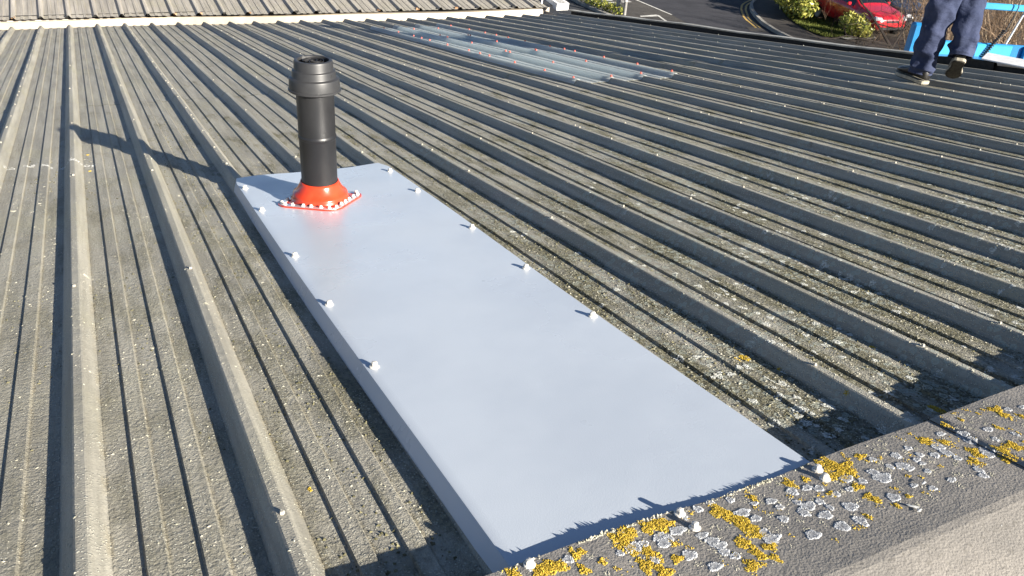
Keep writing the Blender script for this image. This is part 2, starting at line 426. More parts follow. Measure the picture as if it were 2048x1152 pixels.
# ------------------------------------------------------------------ new white sheet laid over three ribs
wh = thing('cover_sheet', 'new glossy white flat sheet screwed over the ribs in front of the flue', 'metal sheet', (0, 0, 0), RR)
n = NT('white_coated_steel', .30, .5)
n.col(n.mix(n.ramp(n.noise(3.2, 4), .35, .65), (.455, .50, .553), (.49, .535, .585)))
scr = n.ramp(n.noise(1, 5, .6, n.scale(n.tc.outputs['Object'], (220, 9, 1)), .6), .70, .74, 0, 1); sm = n.ramp(n.noise(2.3, 5, .6), .35, .7, .24, .40)
n.rough(n.math('ADD', sm, n.math('MULTIPLY', scr, .10)))
b = n.bump(n.noise(420, 2, .5), .00028, .7); n.bump(n.noise(5, 2), .0022, .5, b)
M_sheet = n.m
def shw(u, v):
    return .0402+float(sagW(.43+(u-.43)*.4, v))*.7+.0010*math.sin(v*2.6+.8)*math.sin((u-.42)/.62*PI)+.0004*math.sin(u*9+v*1.3)+.003*math.exp(-((v-3.27)/.25)**2)*math.sin((u-.42)*12)
UL, UR, VN, VF = .424, 1.038, .79, 3.262
nu, nv = 34, 90; V = []
for i in range(nv+1):
    t = i/nv; v = VN+(VF-VN)*t
    ul = UL+.004*math.sin(v*2.2); ur = UR-.014+.018*t+.004*math.sin(v*3)
    cut = max(0, (v-3.19)/.072); ur -= .022*cut; ulf = ul+.012*cut
    row = [(ulf-.017, v, .003+.004*math.sin(v*1.7)), (ulf-.0165, v, .008+.004*math.sin(v*1.7)), (ulf-.001, v, shw(ul, v)-.0035), (ulf, v, shw(ul, v)-.0006)]
    row += [(ulf+.0025+(ur-ulf-.0025)*j/nu, v+.004*math.sin(j*.4)*t**8, shw(ulf+(ur-ulf)*j/nu, v)) for j in range(nu+1)]
    V += row
m = nu+5
F = [(i*m+j, i*m+j+1, (i+1)*m+j+1, (i+1)*m+j) for i in range(nv) for j in range(m-1)]
o = part('sheet_panel', V, F, M_sheet, wh, True); o.data.set_sharp_from_angle(angle=math.radians(18)); crisp_border(o.data)
md = o.modifiers.new('thickness', 'SOLIDIFY'); md.thickness = .0015; md.offset = -1
def screw_mesh(name='screw'):
    mb = MB()
    mb.lathe([(.0112, 0), (.0112, .0022), (.0100, .0032), (.0068, .0036)], 14)
    mb.lathe([(.0074, .0034), (.0074, .0100), (.0060, .0122), (.0025, .0130)], 6, cap1=True)
    return mesh(name, mb.v, mb.f)
SCREW = screw_mesh(); SCREW.materials.append(M_white)
def screw(parent, u, v, w, s=1.0, tilt=0):
    o = link('screw', SCREW, None, parent); o.location = (u, v, w); o.scale = (s, s, s)
    o.rotation_euler = (rng.normal(0, .06), rng.normal(0, .06), rng.uniform(0, 6)); return o
for u, v in ((.443, 3.092), (.445, 2.781), (.444, 2.282), (.441, 1.894), (.441, 1.525), (.45, .822), (1.019, 3.108), (1.015, 2.781), (1.021, 2.298), (1.012, 1.903), (1.01, 1.542)):
    if v > 1: screw(wh, u, v, shw(u, v), 1.0)
for u, v in ((.45, .822), (.72, .819), (.719, .780), (1.013, .812), (1.003, .786)): screw(bld, u, v, capw(u, v), .85)

# ------------------------------------------------------------------ flue terminal with its red weathering collar
FB = (.660, 2.822, .0425)
fl = thing('flue_terminal', 'black plastic boiler flue pipe with stepped cap standing on the white sheet', 'flue pipe', RW(*FB))
n = NT('black_pvc', .42, .45)
n.col(n.mix(n.ramp(n.noise(6, 5, .6), .35, .7), (.011, .011, .012), (.018, .018, .019)))
n.rough(n.ramp(n.noise(8, 5, .65, n.scale(n.tc.outputs['Object'], (1, 1, .35))), .3, .7, .36, .56)); n.bump(n.noise(40, 3), .0006, .5)
M_pvc = n.m
n = NT('grey_pvc', .46, .45)
c = n.mix(n.ramp(n.noise(9, 5, .6), .35, .7), (.023, .023, .024), (.034, .034, .035))
sc_ = n.math('MULTIPLY', n.ramp(n.noise(34, 5, .7, n.scale(n.tc.outputs['Object'], (1, 1, .3))), .62, .70), .5)
n.col(n.mix(sc_, c, (.14, .14, .135))); M_pvc2 = n.m
mb = MB(); mb.lathe([(.0625, -.01), (.0625, .232), (.0632, .234), (.0650, .237), (.0655, .241), (.0650, .245), (.0632, .248), (.0628, .25), (.0628, .412)], 56)
mb.build('pipe', M_pvc, fl, True)
mb = MB(); mb.lathe([(.066, .400), (.0850, .400), (.0872, .402), (.0872, .407), (.0842, .4095), (.0826, .439), (.0812, .443), (.0732, .4475), (.0722, .450), (.0714, .466), (.0702, .469),
                     (.0652, .4725), (.0643, .475), (.0634, .497), (.0618, .5015), (.0585, .503), (.0530, .503), (.0512, .5015), (.0505, .495), (.0495, .455)], 56)
mb.build('terminal_cap', M_pvc2, fl, True, 24)
g = MB(); g.lathe([(.0495, .457), (.0495, .453), (.002, .453)], 40, cap1=True)
gb = g.build('cap_floor', M_dark, fl)
mb = MB(); mb.lathe([(.0330, .453), (.0330, .500), (.0345, .501), (.0345, .453)], 36); mb.lathe([(.010, .453), (.010, .499), (.0115, .4995), (.0115, .453)], 20)
mb.build('inner_duct', M_pvc, fl, True, 40)
VANE = MB()
vp = []
for i in range(9):
    t = i/8; r = .0115+.0215*t; a = 1.5*t
    vp.append((r*math.cos(a), r*math.sin(a)))
V = []
for x, y in vp: V += [(x, y, .478), (x, y, .4985)]
vm = mesh('vane', V, [(2*i, 2*i+2, 2*i+3, 2*i+1) for i in range(8)]); vm.materials.append(M_pvc)
for i in range(6):
    o = link('vane', vm, None, fl); o.rotation_euler = (0, 0, i*PI/3); md = o.modifiers.new('t', 'SOLIDIFY'); md.thickness = .0016
for a in (-.9, .5, 2.2):
    mb = MB(); mb.lathe([(.004, 0), (.004, .0018), (.002, .0024)], 8, cap1=True); o = mb.build('rivet', M_pvc2, fl)
    o.location = (.0712*math.cos(a), .0716*math.sin(a), .459); o.rotation_euler = (0, PI/2, a) ; o.rotation_euler = Matrix.Rotation(a, 3, 'Z').to_euler(); o.rotation_euler.y = PI/2

co = thing('pipe_collar', 'glossy red rubber collar with ring of white screws round the base of flue', 'pipe flashing', RW(*FB), RR)
n = NT('red_rubber', .22, .5); n.col(n.mix(n.ramp(n.noise(12, 4), .3, .7), (.47, .036, .012), (.54, .055, .02))); n.bump(n.noise(30, 3), .0012, .5); M_red = n.m
UPM = RM.inverted().to_3x3()         # true vertical seen from the roof frame
mb = MB(); mb.lathe([(.106, -.012), (.1055, .004), (.1035, .009), (.0985, .0115), (.0965, .030), (.0945, .0345), (.0890, .0375), (.0800, .049), (.0730, .062), (.0690, .070), (.0668, .077), (.0640, .0775)], 56, M=UPM)
mb.build('cone', M_red, co, True)
# rounded diamond base plate following the sheet
def diamond(h, r, n=8):
    P = []
    for q in range(4):
        a0 = q*PI/2; c = (math.cos(a0)*(h-r*1.414), math.sin(a0)*(h-r*1.414))
        for i in range(n+1):
            a = a0-PI/4+PI/2*i/n; P.append((c[0]+r*math.cos(a), c[1]+r*math.sin(a)))
    return P
def plate(name, h0, r0, z0, z1, mat, hole=None):
    mb = MB(); O = diamond(h0, r0); k = len(O)
    I = diamond(*hole) if hole else [(p[0]*.55, p[1]*.55) for p in O]
    wv = lambda x, y: .0012*math.sin(x*40)*math.cos(y*33)
    V = [(x, y, z0) for x, y in O]+[(x, y, z1+wv(x, y)) for x, y in O]+[(x, y, z1+wv(x, y)) for x, y in I]+[(x, y, z0) for x, y in I]
    F = []
    for j in range(4):
        for i in range(k): F.append((((j)*k+i), j*k+(i+1) % k, ((j+1) % 4)*k+(i+1) % k, ((j+1) % 4)*k+i))
    mb.add(V, F); return mb.build(name, mat, co)
ROT = .06
bp = plate('base_plate', .172, .050, -.002, .0042, M_red); bp.rotation_euler.z = ROT
M_alu = simple('bare_aluminium', (.66, .70, .74), .30, .5, .6, var=.08)
st = plate('clamp_strip', .163, .043, .0040, .0062, M_alu, (.136, .024)); st.rotation_euler.z = ROT
for q in range(4):
    a0, a1 = q*PI/2+ROT, (q+1)*PI/2+ROT
    for i in range(6):
        t = (i+.5)/6+rng.normal(0, .012); r = .147
        x = r*(math.cos(a0)*(1-t)+math.cos(a1)*t); y = r*(math.sin(a0)*(1-t)+math.sin(a1)*t)
        screw(co, x, y, .0062, .70)

# ------------------------------------------------------------------ the roof rising beyond the valley
b2 = thing('building', 'pale ribbed metal roof rising beyond the cream valley gutter', 'building', RW(0, 11.02, .088), (TH, 0, 0))
def v2start(us): return np.interp(us, [-3, 1, 2.5, 3.8, 5.6, 7], [.32, .25, .06, .03, .03, .03])+.004*np.sin(us*5)*np.sin(us*2.2)
def drop(u): return .268*(np.interp(u, [-3, 1, 2.5, 3.8, 5.6, 7], [.32, .25, .06, .03, .03, .03])-.03)
def level(o):
    for v in o.data.vertices: v.co.z -= float(drop(v.co.x))
for i, k0 in enumerate(range(-10, 21, 3)):
    nn = 3 if k0 < 20 else 2
    level(ribbed_sheet('roof_sheet', b2, M_roof2, k0, nn, v2start, 7.6, .0006*(i % 2)))
level(ribbed_sheet('roof_sheet', b2, M_roof2, 20, 1, v2start, 7.6, .0012))
part('eaves_gap_shade', [(-3, .46, -.10), (6.2, .20, -.06), (6.2, .20, .0), (-3, .46, -.078)], [(0, 1, 2, 3)], M_dark, b2)  # near-black sheet stands in for the shaded gap under the eaves
M_foam = simple('orange_foam', (.42, .25, .14), .9, .1, var=.5, scale=3)
for k in range(-9, 21):
    mb = MB()
    u = P0+k*PITCH+.01+float(dU(k, 11)); v0 = float(v2start(np.array([u]))[0])
    mb.box((u+rng.normal(0, .01), v0+.04, .012-float(drop(u))), (.03+.02*rng.random(), .03, .010+.014*rng.random())); mb.build('foam_filler', M_foam if rng.random() < .4 else M_dark, b2)
mb = MB()
mb.box((6.355, 3.8, .045), (.20, 7.8, .10)); mb.box((6.36, -.02, .05), (.14, .16, .09))
mb.build('verge_flashing', M_pale, b2)
mb = MB(); mb.box((6.165, .20, .06), (.018, .018, .14)); mb.build('bracket', M_pale, b2)
V = [(-2.9, .35, -.1), (6.4, .35, -.1), (6.4, 7.6, -.1), (-2.9, 7.6, -.1)]
bq = (Matrix.Translation(RW(0, 11.02, .088)) @ Matrix.Rotation(TH, 4, 'X')); bi = bq.inverted()
W_ = [bq @ Vector(p) for p in V]; V += [tuple(bi @ Vector((p.x, p.y, GZ))) for p in W_]
part('wall', V, [(0, 1, 5, 4), (1, 2, 6, 5), (2, 3, 7, 6), (3, 0, 4, 7)], M_wall, b2)

# ------------------------------------------------------------------ lichen and moss, as real crusts
def crust_mat(name, a, b2_, scale=180):
    n = NT(name, .9, .15); a, b2_ = (tuple(x*.84 for x in q) for q in (a, b2_)); n.col(n.mix(n.ramp(n.noise(scale, 3, .6), .32, .68), a, b2_)); return n.m
M_yel = crust_mat('yellow_lichen', (.38, .26, .04), (.74, .53, .07), 260)
M_gry = crust_mat('grey_lichen', (.46, .48, .50), (.74, .75, .75), 160)
M_crm = crust_mat('cream_lichen', (.34, .33, .25), (.56, .53, .43), 60)
M_moss = crust_mat('dry_moss', (.085, .08, .042), (.26, .24, .14), 50)
M_rose = crust_mat('rosette_lichen', (.42, .43, .38), (.76, .76, .69), 140)
M_grn = crust_mat('sage_lichen', (.20, .24, .20), (.36, .41, .35), 90)
def crusts(name, parent, mat, P, N, rx, ry, rz, sink=.3):
    V, F = lumps(P, N, rx, ry, rz, sink); o = link(name, mesh_np(name, V, F), mat, parent); tag(o, kind='stuff'); return o

def pix(x, y, w):          # a point of the photograph on the roof frame plane w: only used to read positions off it
    r = fw_+rt_*((x-1024)/1621.34)-up_*((y-576)/1621.34); t = (w-.88)/r[2]; return (r[0]*t, r[1]*t)
fw_, rt_, up_ = (np.array(v) for v in (fw, rt, up))
YEL = [(1028,1146,12),(1082,1139,17),(1105,1133,16),(1120,1128,10),(1150,1107,9),(1162,1102,7),(1167,1138,9),(1240,1074,16),(1258,1062,13),(1252,1088,12),(1262,1100,11),(1296,1052,14),(1318,1047,15),(1334,1044,9),
 (1303,1107,15),(1293,1131,14),(1355,1117,9),(1327,1144,13),(1437,1018,15),(1452,1024,15),(1478,1040,16),(1497,1052,17),(1514,1064,15),(1540,1093,11),(1481,1079,9),(1492,1088,12),(1512,1105,10),(1524,1112,9),
 (1580,960,11),(1663,922,17),(1682,930,19),(1700,938,14),(1668,945,14),(1690,950,12),(1722,908,9),(1715,970,10),(1738,990,9),(1750,998,8),(1663,984,7),(1735,1032,6),(1797,836,9),(1848,876,11),(1862,882,11),(1889,881,9),
 (1992,818,13),(2006,828,12),(1945,900,11),(1957,908,11),(1950,922,11),(2005,903,13),(2020,893,13),(2012,920,10),(2036,898,10),(2043,833,8),(1893,849,8),(1923,838,5),(1995,855,7),(1817,992,5),(1793,1011,6),(1506,990,8),(1505,1131,13),(1550,1117,8),(1205,1122,6),(1345,1085,7),(1612,952,7),(1640,918,9)]
GRY = [(1626,1069,14),(1651,1028,13),(1684,1052,14),(1721,1042,13),(1701,1011,14),(1617,1008,14),(1608,1022,12),(1585,977,11),(1615,970,10),(1638,972,10),(1694,953,13),(1766,953,18),(1748,942,12),(1787,994,13),(1793,908,11),(1817,893,8),(1840,907,8),(1834,917,8),
 (1804,929,13),(1820,935,9),(1865,977,8),(1875,890,14),(1892,903,14),(1870,908,10),(1882,864,9),(1926,868,13),(1942,880,13),(1978,908,13),(1966,898,9),(1976,859,10),(1957,940,10),(1966,952,9),(1903,960,8),(2016,818,8),(2043,814,7),(1746,915,8),(1855,941,7),(1828,970,7),(1485,1021,14),
 (1512,1033,10),(1567,1035,10),(1543,997,10),(1586,975,8),(1509,1002,7),(1461,994,9),(1543,1076,15),(1530,1064,11),(1404,1069,10),(1425,1082,13),(1440,1090,12),(1449,1104,10),(1379,1110,13),(1430,1134,12),(1355,1059,14),(1321,1072,13),(1338,1076,10),(1269,1093,13),(1258,1098,9),(1327,1086,12),(1136,1117,10),
 (1396,1014,10),(1061,1133,7),(1288,1086,9),(1368,1030,8),(1420,1000,8),(1470,1112,9),(1640,1000,9),(1660,1012,8),(1672,985,9),(1700,975,8),(1725,958,9),(1560,1010,8),(1595,1000,8),(1780,930,8),(1845,925,6),(1915,915,8),(1990,880,8),(2030,870,8),(1310,1120,9),(1240,1105,7)]
rc = np.random.default_rng(3)
def on_cap(u, v): return np.array([capw(a, b)+(.0035 if a > 1.33 else 0) for a, b in zip(u, v)])
def cap_growth(name, mat, spots, dens, rl, hz, ring):
    PP = []; S = []; Hh = []
    for x, y, r in spots:
        u, v = pix(x, y, .053); rr = r/1270*1.02; n = int(dens*(r/12)**2)+8
        a = rc.uniform(0, 2*PI, n); q = np.sqrt(rc.uniform(.10, 1, n)) if ring else np.sqrt(rc.uniform(0, 1, n))
        ex = rc.uniform(.75, 1.3); lob = 1+(.14 if ring else .34)*np.sin(a*3+rc.uniform(0, 6))+(.09 if ring else .22)*np.sin(a*5+rc.uniform(0, 6))
        uu = u+rr*q*lob*np.cos(a)*ex; vv = v+rr*q*lob*np.sin(a)/ex*(1.0 if ring else 1.25)
        ok = (vv < np.array([vlip(t) for t in uu])+.002) & (vv > .612); uu, vv = uu[ok], vv[ok]
        PP.append(np.stack([uu, vv, on_cap(uu, vv)], -1)); k = len(uu)
        S.append(rl*rc.uniform(.6, 1.5, k)*(1 if not ring else 1.1)); Hh.append(hz*rc.uniform(.5, 1.4, k)*(1.25-.6*q[ok] if not ring else .6+.6*q[ok]))
    P = np.concatenate(PP); S = np.concatenate(S); H = np.concatenate(Hh)
    if ring:       # the crust itself: a thin lobed pad under the granules
        bv, bf = [], []
        for x, y, r in spots:
            u, v = pix(x, y, .053); rr = r/1270*1.0; p3, p5 = rc.uniform(0, 6, 2); k = len(bv)
            ring_ = [(q*(1+.13*math.sin(a*3+p3)+.09*math.sin(a*5+p5)+rc.normal(0, .07)), a) for q in (1.0, .72) for a in np.linspace(0, 2*PI, 18, endpoint=False)]
            pts_ = [(u+rr*q*math.cos(a), min(v+rr*q*math.sin(a), vlip(u)-.001)) for q, a in ring_]+[(u, min(v, vlip(u)-.002))]
            hh_ = on_cap(np.array([p[0] for p in pts_]), np.array([p[1] for p in pts_]))+np.array([-.0002]*18+[.0010]*18+[.0008])
            bv += [(p[0], p[1], h_) for p, h_ in zip(pts_, hh_)]; bf += [(k+i, k+(i+1) % 18, k+18+(i+1) % 18, k+18+i) for i in range(18)]+[(k+18+i, k+18+(i+1) % 18, k+36) for i in range(18)]
        tag(part('lichen_pad', bv, bf, M_pad, cap_main), kind='stuff')
    return crusts(name, cap_main, mat, P, np.array([0, 0, 1.]), S, S*.8, H)
M_pad = crust_mat('pale_pad', (.20, .20, .20), (.52, .53, .54), 330)
cap_growth('yellow_lichen', M_yel, [(x, y, r*1.12) for x, y, r in YEL], 190, .0016, .0016, False)
cap_growth('grey_lichen', M_gry, GRY, 380, .0012, .0011, True)
def scatter_cap(n, u0, u1, v0, v1):
    c = rc.uniform((u0, v0), (u1, v1), (n, 2)); c[:, 1] = np.where(rc.random(n) < .6, c[:, 1], v0+(v1-v0)*rc.random(n)**.5); m = rc.integers(2, 14, n)
    u = np.repeat(c[:, 0], m)+rc.normal(0, .003, m.sum()); v = np.repeat(c[:, 1], m)+rc.normal(0, .0035, m.sum())
    ok = (v < .832); return u[ok], v[ok]
for nm, mt, k, s, hh in (('grey_lichen', M_crm, 260, .0013, .0010), ('yellow_lichen', M_yel, 110, .0013, .0014)):
    u, v = scatter_cap(k, .36, 1.5, .66, .84); crusts(nm, cap_main, mt, np.stack([u, v, on_cap(u, v)], -1), np.array([0, 0, 1.]), s*rc.uniform(.6, 1.5, len(u)), s, hh)
# a few on the lip itself, whose long shadows fringe the sheet
u = rc.uniform(.42, 1.03, 420); u = u[(np.sin(u*23)+np.sin(u*57+1)+rc.normal(0, .7, len(u))) > .3]; v = np.array([vlip(t) for t in u])-rc.uniform(-.001, .006, len(u))
crusts('grey_lichen', cap_main, M_crm, np.stack([u, v, on_cap(u, v)], -1), np.array([0, 0, 1.]), .0026*rc.uniform(.6, 1.6, len(u)), .0020, .0026*rc.uniform(.3, 1.6, len(u)))
# bird lime on the capping and on the sheets
M_lime = simple('bird_lime', (.72, .72, .68), .7, .2, var=.08)
mb = MB()
def lime(x, y, L, wd, ang, w):
    u, v = pix(x, y, w); c, s = math.cos(ang), math.sin(ang)
    V = []
    for i in range(14):
        a = 2*PI*i/14; r = 1+.3*rc.normal(); px, py = L*math.cos(a), wd*math.sin(a)*(1+.5*math.cos(a)); V.append((u+(px*c-py*s)*min(1.3, max(.6, r)), v+(px*s+py*c)*min(1.3, max(.6, r))))
    mb.add([(a, b, w+.0012) for a, b in V]+[(u, v, w+.002)], [(i, (i+1) % 14, 14) for i in range(14)])
for x, y, L, wd, ang in ((1826, 1014, .009, .004, -.9), (1838, 1022, .006, .003, .3), (1847, 967, .006, .0025, .2), (1560, 1072, .004, .002, .3)): lime(x, y, L, wd, ang, .0555)
lime(1968, 1112, .0045, .0028, .4, .0385); lime(2002, 1052, .003, .002, .8, .047)
tag(mb.build('bird_lime', M_lime, cap_main), kind='stuff')

def in_sheet(u, v): return (u > .38) & (u < 1.06) & (v < 3.30)
def in_light(u, v): return (u > 3.02) & (u < 3.93) & (v > 4.9) & (v < 9.7)
def place(n, u0, u1, v0, v1, acc):
    u = rc.uniform(u0, u1, n); v = v0+(v1-v0)*rc.random(n)**1.5
    ok = (rc.random(n) < acc(u, v)) & ~in_sheet(u, v) & ~in_light(u, v) & (v > .80); return u[ok], v[ok]
def nz(u, v, s, q): return .5+.25*np.sin(u*s+q)*np.cos(v*s*.83+q*1.7)+.25*np.sin((u+v)*s*1.7+q*3)*np.cos((u-v)*s*1.3+q)
def fprof(u, v):
    k = (u-P0)/PITCH; return ((u-P0-dU(k, v)+.026) % PITCH)-.026
lift = .0040
def seat(u, v):
    w, N = surf(u, v); return np.stack([u, v, w+np.where(v < LAP, lift, .0006)], -1), N
# crumbs of pale lichen over the near sheets
def acc1(u, v): return np.clip(.17+.75*(nz(u, v, 7, 1)-.45)+.75*np.clip((u-.6)/1.0, 0, 1)*np.clip((3.2-v)/2, 0, 1), .04, 1)
u, v = place(42000, -1.0, 3.2, .8, 4.4, acc1)
P, N = seat(u, v); s = .0019*rc.uniform(.4, 1.8, len(u))
crusts('lichen_crumbs', bld, M_crm, P, N, s*1.25, s*.9, s*.55)
# dry moss gathered in the pans
def acc2(u, v):
    f = fprof(u, v); pan = ((f > .047) & (f < .0905)) | ((f > .126) & (f < .170)) | ((f > .207) & (f < .258))
    edge = np.exp(-((u-.34)/.13)**2)+np.exp(-((u-1.15)/.22)**2)
    return pan*np.clip(.06+1.2*(nz(u, v, 5, 2.3)-.5)+.75*edge+.4*np.clip((u-1)/1.2, 0, 1)*np.clip((3-v)/2, 0, 1), 0, 1)
u, v = place(46000, -.9, 3.4, .8, 4.8, acc2)
P, N = seat(u, v); s = .0023*rc.uniform(.4, 1.7, len(u))
crusts('dry_moss', bld, M_moss, P, N, s*1.2, s, s*.8)
# bigger rosettes, thick towards the ridge on the right
def rosettes(n, u0, u1, v0, v1, rlo, rhi, mat, nm, wgt, hz, acc):
    u, v = place(n, u0, u1, v0, v1, acc); PP = []; NN = []; S = []
    for a, b in zip(u, v):
        r = rc.uniform(rlo, rhi); m = int(26+80*(r/.012)**2); an = rc.uniform(0, 2*PI, m); q = np.sqrt(rc.uniform(wgt, 1, m)); lob = 1+.25*np.sin(an*3+a*40)+.15*np.sin(an*5+b*40)
        P, N = seat(a+r*q*lob*np.cos(an)*.85, b+r*q*lob*np.sin(an)); PP.append(P); NN.append(N); S.append(np.full(m, .0017)*rc.uniform(.5, 1.5, m))
    P, N, S = np.concatenate(PP), np.concatenate(NN), np.concatenate(S); ok = (P[:, 1] > .80) & ~in_sheet(P[:, 0], P[:, 1])
    crusts(nm, bld, mat, P[ok], N[ok], S[ok]*1.2, S[ok], S[ok]*hz)
near_right = lambda u, v: np.clip((2.9-v)/1.6, 0, 1)*np.clip((u-.85)/.5, .0, 1)*(.15+1.5*np.clip(nz(u, v, 6, .7)-.42, 0, 1))
rosettes(3000, .9, 3.0, .8, 3.2, .004, .012, M_rose, 'grey_lichen', .08, .35, near_right)
rosettes(800, .9, 3.6, .8, 3.6, .004, .012, M_grn, 'sage_lichen', .3, .35, lambda u, v: .35*np.clip((3.4-v)/2, 0, 1)*((fprof(u, v) > .255) | (fprof(u, v) < .0)))
rosettes(160, -1.0, .45, .85, 3.4, .003, .008, M_crm, 'grey_lichen', .2, .5, lambda u, v: .4*nz(u, v, 5, 4))
mb = []
for x, y, r in ((620, 975, .004), (1240, 510, .007), (1490, 712, .010), (1475, 716, .006), (1875, 816, .014), (175, 308, .006), (180, 341, .006), (1745, 690, .005), (1800, 836, .009), (1560, 735, .004), (1690, 800, .004)):
    u, v = pix(x, y, .01); m = int(40*(r/.006)**2)+12; an = rc.uniform(0, 2*PI, m); q = np.sqrt(rc.random(m)); mb.append(np.stack([u+r*q*np.cos(an), v+1.6*r*q*np.sin(an)], -1))
q = np.concatenate(mb); P, N = seat(q[:, 0], q[:, 1]); crusts('yellow_lichen', bld, M_yel, P, N, .0019, .0015, .0016)
# flaking white line across the ribs on the left
u = rc.uniform(-.62, -.05, 420); v = 3.92+.05*np.sin(u*14)+.02*np.sin(u*41)+rc.normal(0, .012, len(u)); ok = nz(u, v*0, 30, 1) > .38
P, N = seat(u[ok], v[ok]); crusts('white_flakes', bld, M_lime, P, N, .0045, .003, .0008)

# ------------------------------------------------------------------ the street below
def ground_poly(name, pts, z, mat, kind='structure', parent=None, thick=0.0):
    from mathutils.geometry import tessellate_polygon
    tris = tessellate_polygon([[Vector((x, y, 0)) for x, y in pts]])
    area = sum(pts[i][0]*pts[(i+1) % len(pts)][1]-pts[(i+1) % len(pts)][0]*pts[i][1] for i in range(len(pts)))
    V = [(x, y, z) for x, y in pts]; F = []
    for t in tris:
        a, b, c = (V[i] for i in t); s = (b[0]-a[0])*(c[1]-a[1])-(c[0]-a[0])*(b[1]-a[1]); F.append(tuple(t) if s > 0 else tuple(t)[::-1])
    if thick:
        n = len(pts); V += [(x, y, z-thick) for x, y in pts]; F += [((i+1) % n, i, i+n, (i+1) % n+n) if area < 0 else (i, (i+1) % n, (i+1) % n+n, i+n)[::-1] for i in range(n)]
    o = part(name, V, F, mat, parent)
    if kind and not parent: tag(o, kind=kind)
    return o
def ribbon(path, w, off=0.0):
    P = [Vector((*p, 0)) for p in path]; L = []; Rr = []
    for i, p in enumerate(P):
        t = (P[min(i+1, len(P)-1)]-P[max(i-1, 0)]).normalized(); nrm = Vector((-t.y, t.x, 0)); L.append(p+nrm*(off+w/2)); Rr.append(p+nrm*(off-w/2))
    return [(p.x, p.y) for p in L]+[(p.x, p.y) for p in Rr[::-1]]
def smooth(path, n=4):
    P = [np.array(p) for p in path]; out = []
    for i in range(len(P)-1):
        a, b, c, d = P[max(i-1, 0)], P[i], P[i+1], P[min(i+2, len(P)-1)]
        for j in range(n):
            t = j/n; out.append(tuple(.5*((2*b)+(c-a)*t+(2*a-5*b+4*c-d)*t*t+(3*b-a-3*c+d)*t**3)))
    return out+[tuple(P[-1])]
def tarmac(name, c):
    n = NT(name, .85, .25); c = tuple(x*KE for x in c); k = n.ramp(n.noise(1.2, 6, .6), .3, .7, .78, 1.2); k2 = n.ramp(n.noise(45, 3, .7), .35, .65, .75, 1.25)
    k = n.math('MULTIPLY', k, k2); n.col(n.mix(1.0, c, n.mix(0.0, k, k), 'MULTIPLY'))
    n.t.links.new(k, n.t.nodes['Mix'].inputs[6]) if False else None
    n.bump(n.noise(60, 2), .006); return n.m
M_soil = simple('leaf_litter', (.066, .047, .031), .95, .1, var=.6, scale=6, bump=.03, bscale=14)
M_road = tarmac('road_tarmac', (.046, .045, .050)); M_side = tarmac('worn_tarmac', (.082, .074, .064)); M_foot = tarmac('footway_tarmac', (.060, .053, .047))
M_kerb = simple('kerb_concrete', (.34, .32, .28), .8, .2, var=.25, scale=3)
M_line = simple('road_paint', (.66, .64, .58), .7, .2, var=.25, scale=8); M_yline = simple('yellow_paint', (.55, .37, .11), .7, .2, var=.3, scale=6)
KERB = [(70, 47), (46, 38), (36, 34), (31.5, 31.8), (28.08, 29.79), (27.31, 29.28), (26.70, 28.77), (26.22, 28.27), (25.81, 27.78), (25.37, 27.21), (25.02, 26.69), (24.70, 26.19), (24.09, 25.14), (23.68, 24.22), (23.35, 23.34), (22.9, 21.5), (22.6, 19), (22.5, 10), (22.5, -25)]
KERB = smooth(KERB, 3)
YO = smooth([(46, 38.9), (36, 34.6), (31.0, 32.2), (27.78, 29.95), (27.14, 29.53), (26.57, 29.13), (26.06, 28.68), (25.74, 28.33), (25.47, 28.04), (25.16, 27.65), (24.73, 27.08), (24.33, 26.54), (24.00, 26.00), (23.78, 25.56), (23.30, 24.62)], 3)
ground_poly('ground', [(-400, -400), (400, -400), (400, 400), (-400, 400)], GZ-.02, M_soil)
ground_poly('forecourt', [(-60, -40), (18.25, -40), (18.33, 27.92), (18.40, 28.99), (18.46, 29.80), (18.61, 30.75), (19, 34), (19, 60), (-60, 60)], GZ, tarmac('forecourt_tarmac', (.05, .052, .056)))
road = ground_poly('road', KERB+[(18.5, -25), (18.5, 27.9), (18.7, 31), (19.2, 34), (19.2, 120), (70, 120)], GZ+.004, M_road)
ground_poly('side_road', [(18.5, 6), (22.3, 6), (21.0, 20), (20.84, 25.72), (21.25, 27.34), (21.6, 30.4), (18.75, 30.6)], GZ+.008, M_side)
ground_poly('pavement', KERB+[(31, -25), (34, 10), (60, 30)], GZ+.12, M_foot)
ground_poly('kerb', ribbon(KERB, .13), GZ+.135, M_kerb, thick=.14)
ground_poly('kerb', ribbon([(18.3, 5), (18.33, 27.92), (18.40, 28.99), (18.46, 29.80), (18.61, 30.75), (19, 34)], .17), GZ+.10, M_kerb, thick=.12)
mk = thing('tmp', None, None); bpy.data.objects.remove(mk)
for off in (0.0, -.19): ground_poly('yellow_line', ribbon(YO, .085, off*-1), GZ+.010, M_yline, None, road)
ground_poly('give_way_patch', [(22.97, 24.86), (23.5, 24.55), (23.34, 23.76), (22.63, 24.21)], GZ+.012, M_side, None, road)
for a, b, y in ((18.95, 19.5, 30.40), (19.85, 20.4, 30.42), (20.75, 21.3, 30.44), (19.05, 19.5, 29.92), (19.85, 20.32, 29.98), (20.62, 21.1, 30.03)):
    ground_poly('road_dash', [(a, y-.08), (b, y-.06), (b, y+.10), (a, y+.08)], GZ+.014, M_line, None, road)
ground_poly('white_line', ribbon([(21.8, 31.5), (21.63, 30.44), (21.25, 27.34)], .09), GZ+.014, M_line, None, road)
ground_poly('bay_mark', [(19.62, 27.14), (20.58, 27.14), (20.58, 27.44), (19.7, 27.34)], GZ+.014, M_line, None, road)
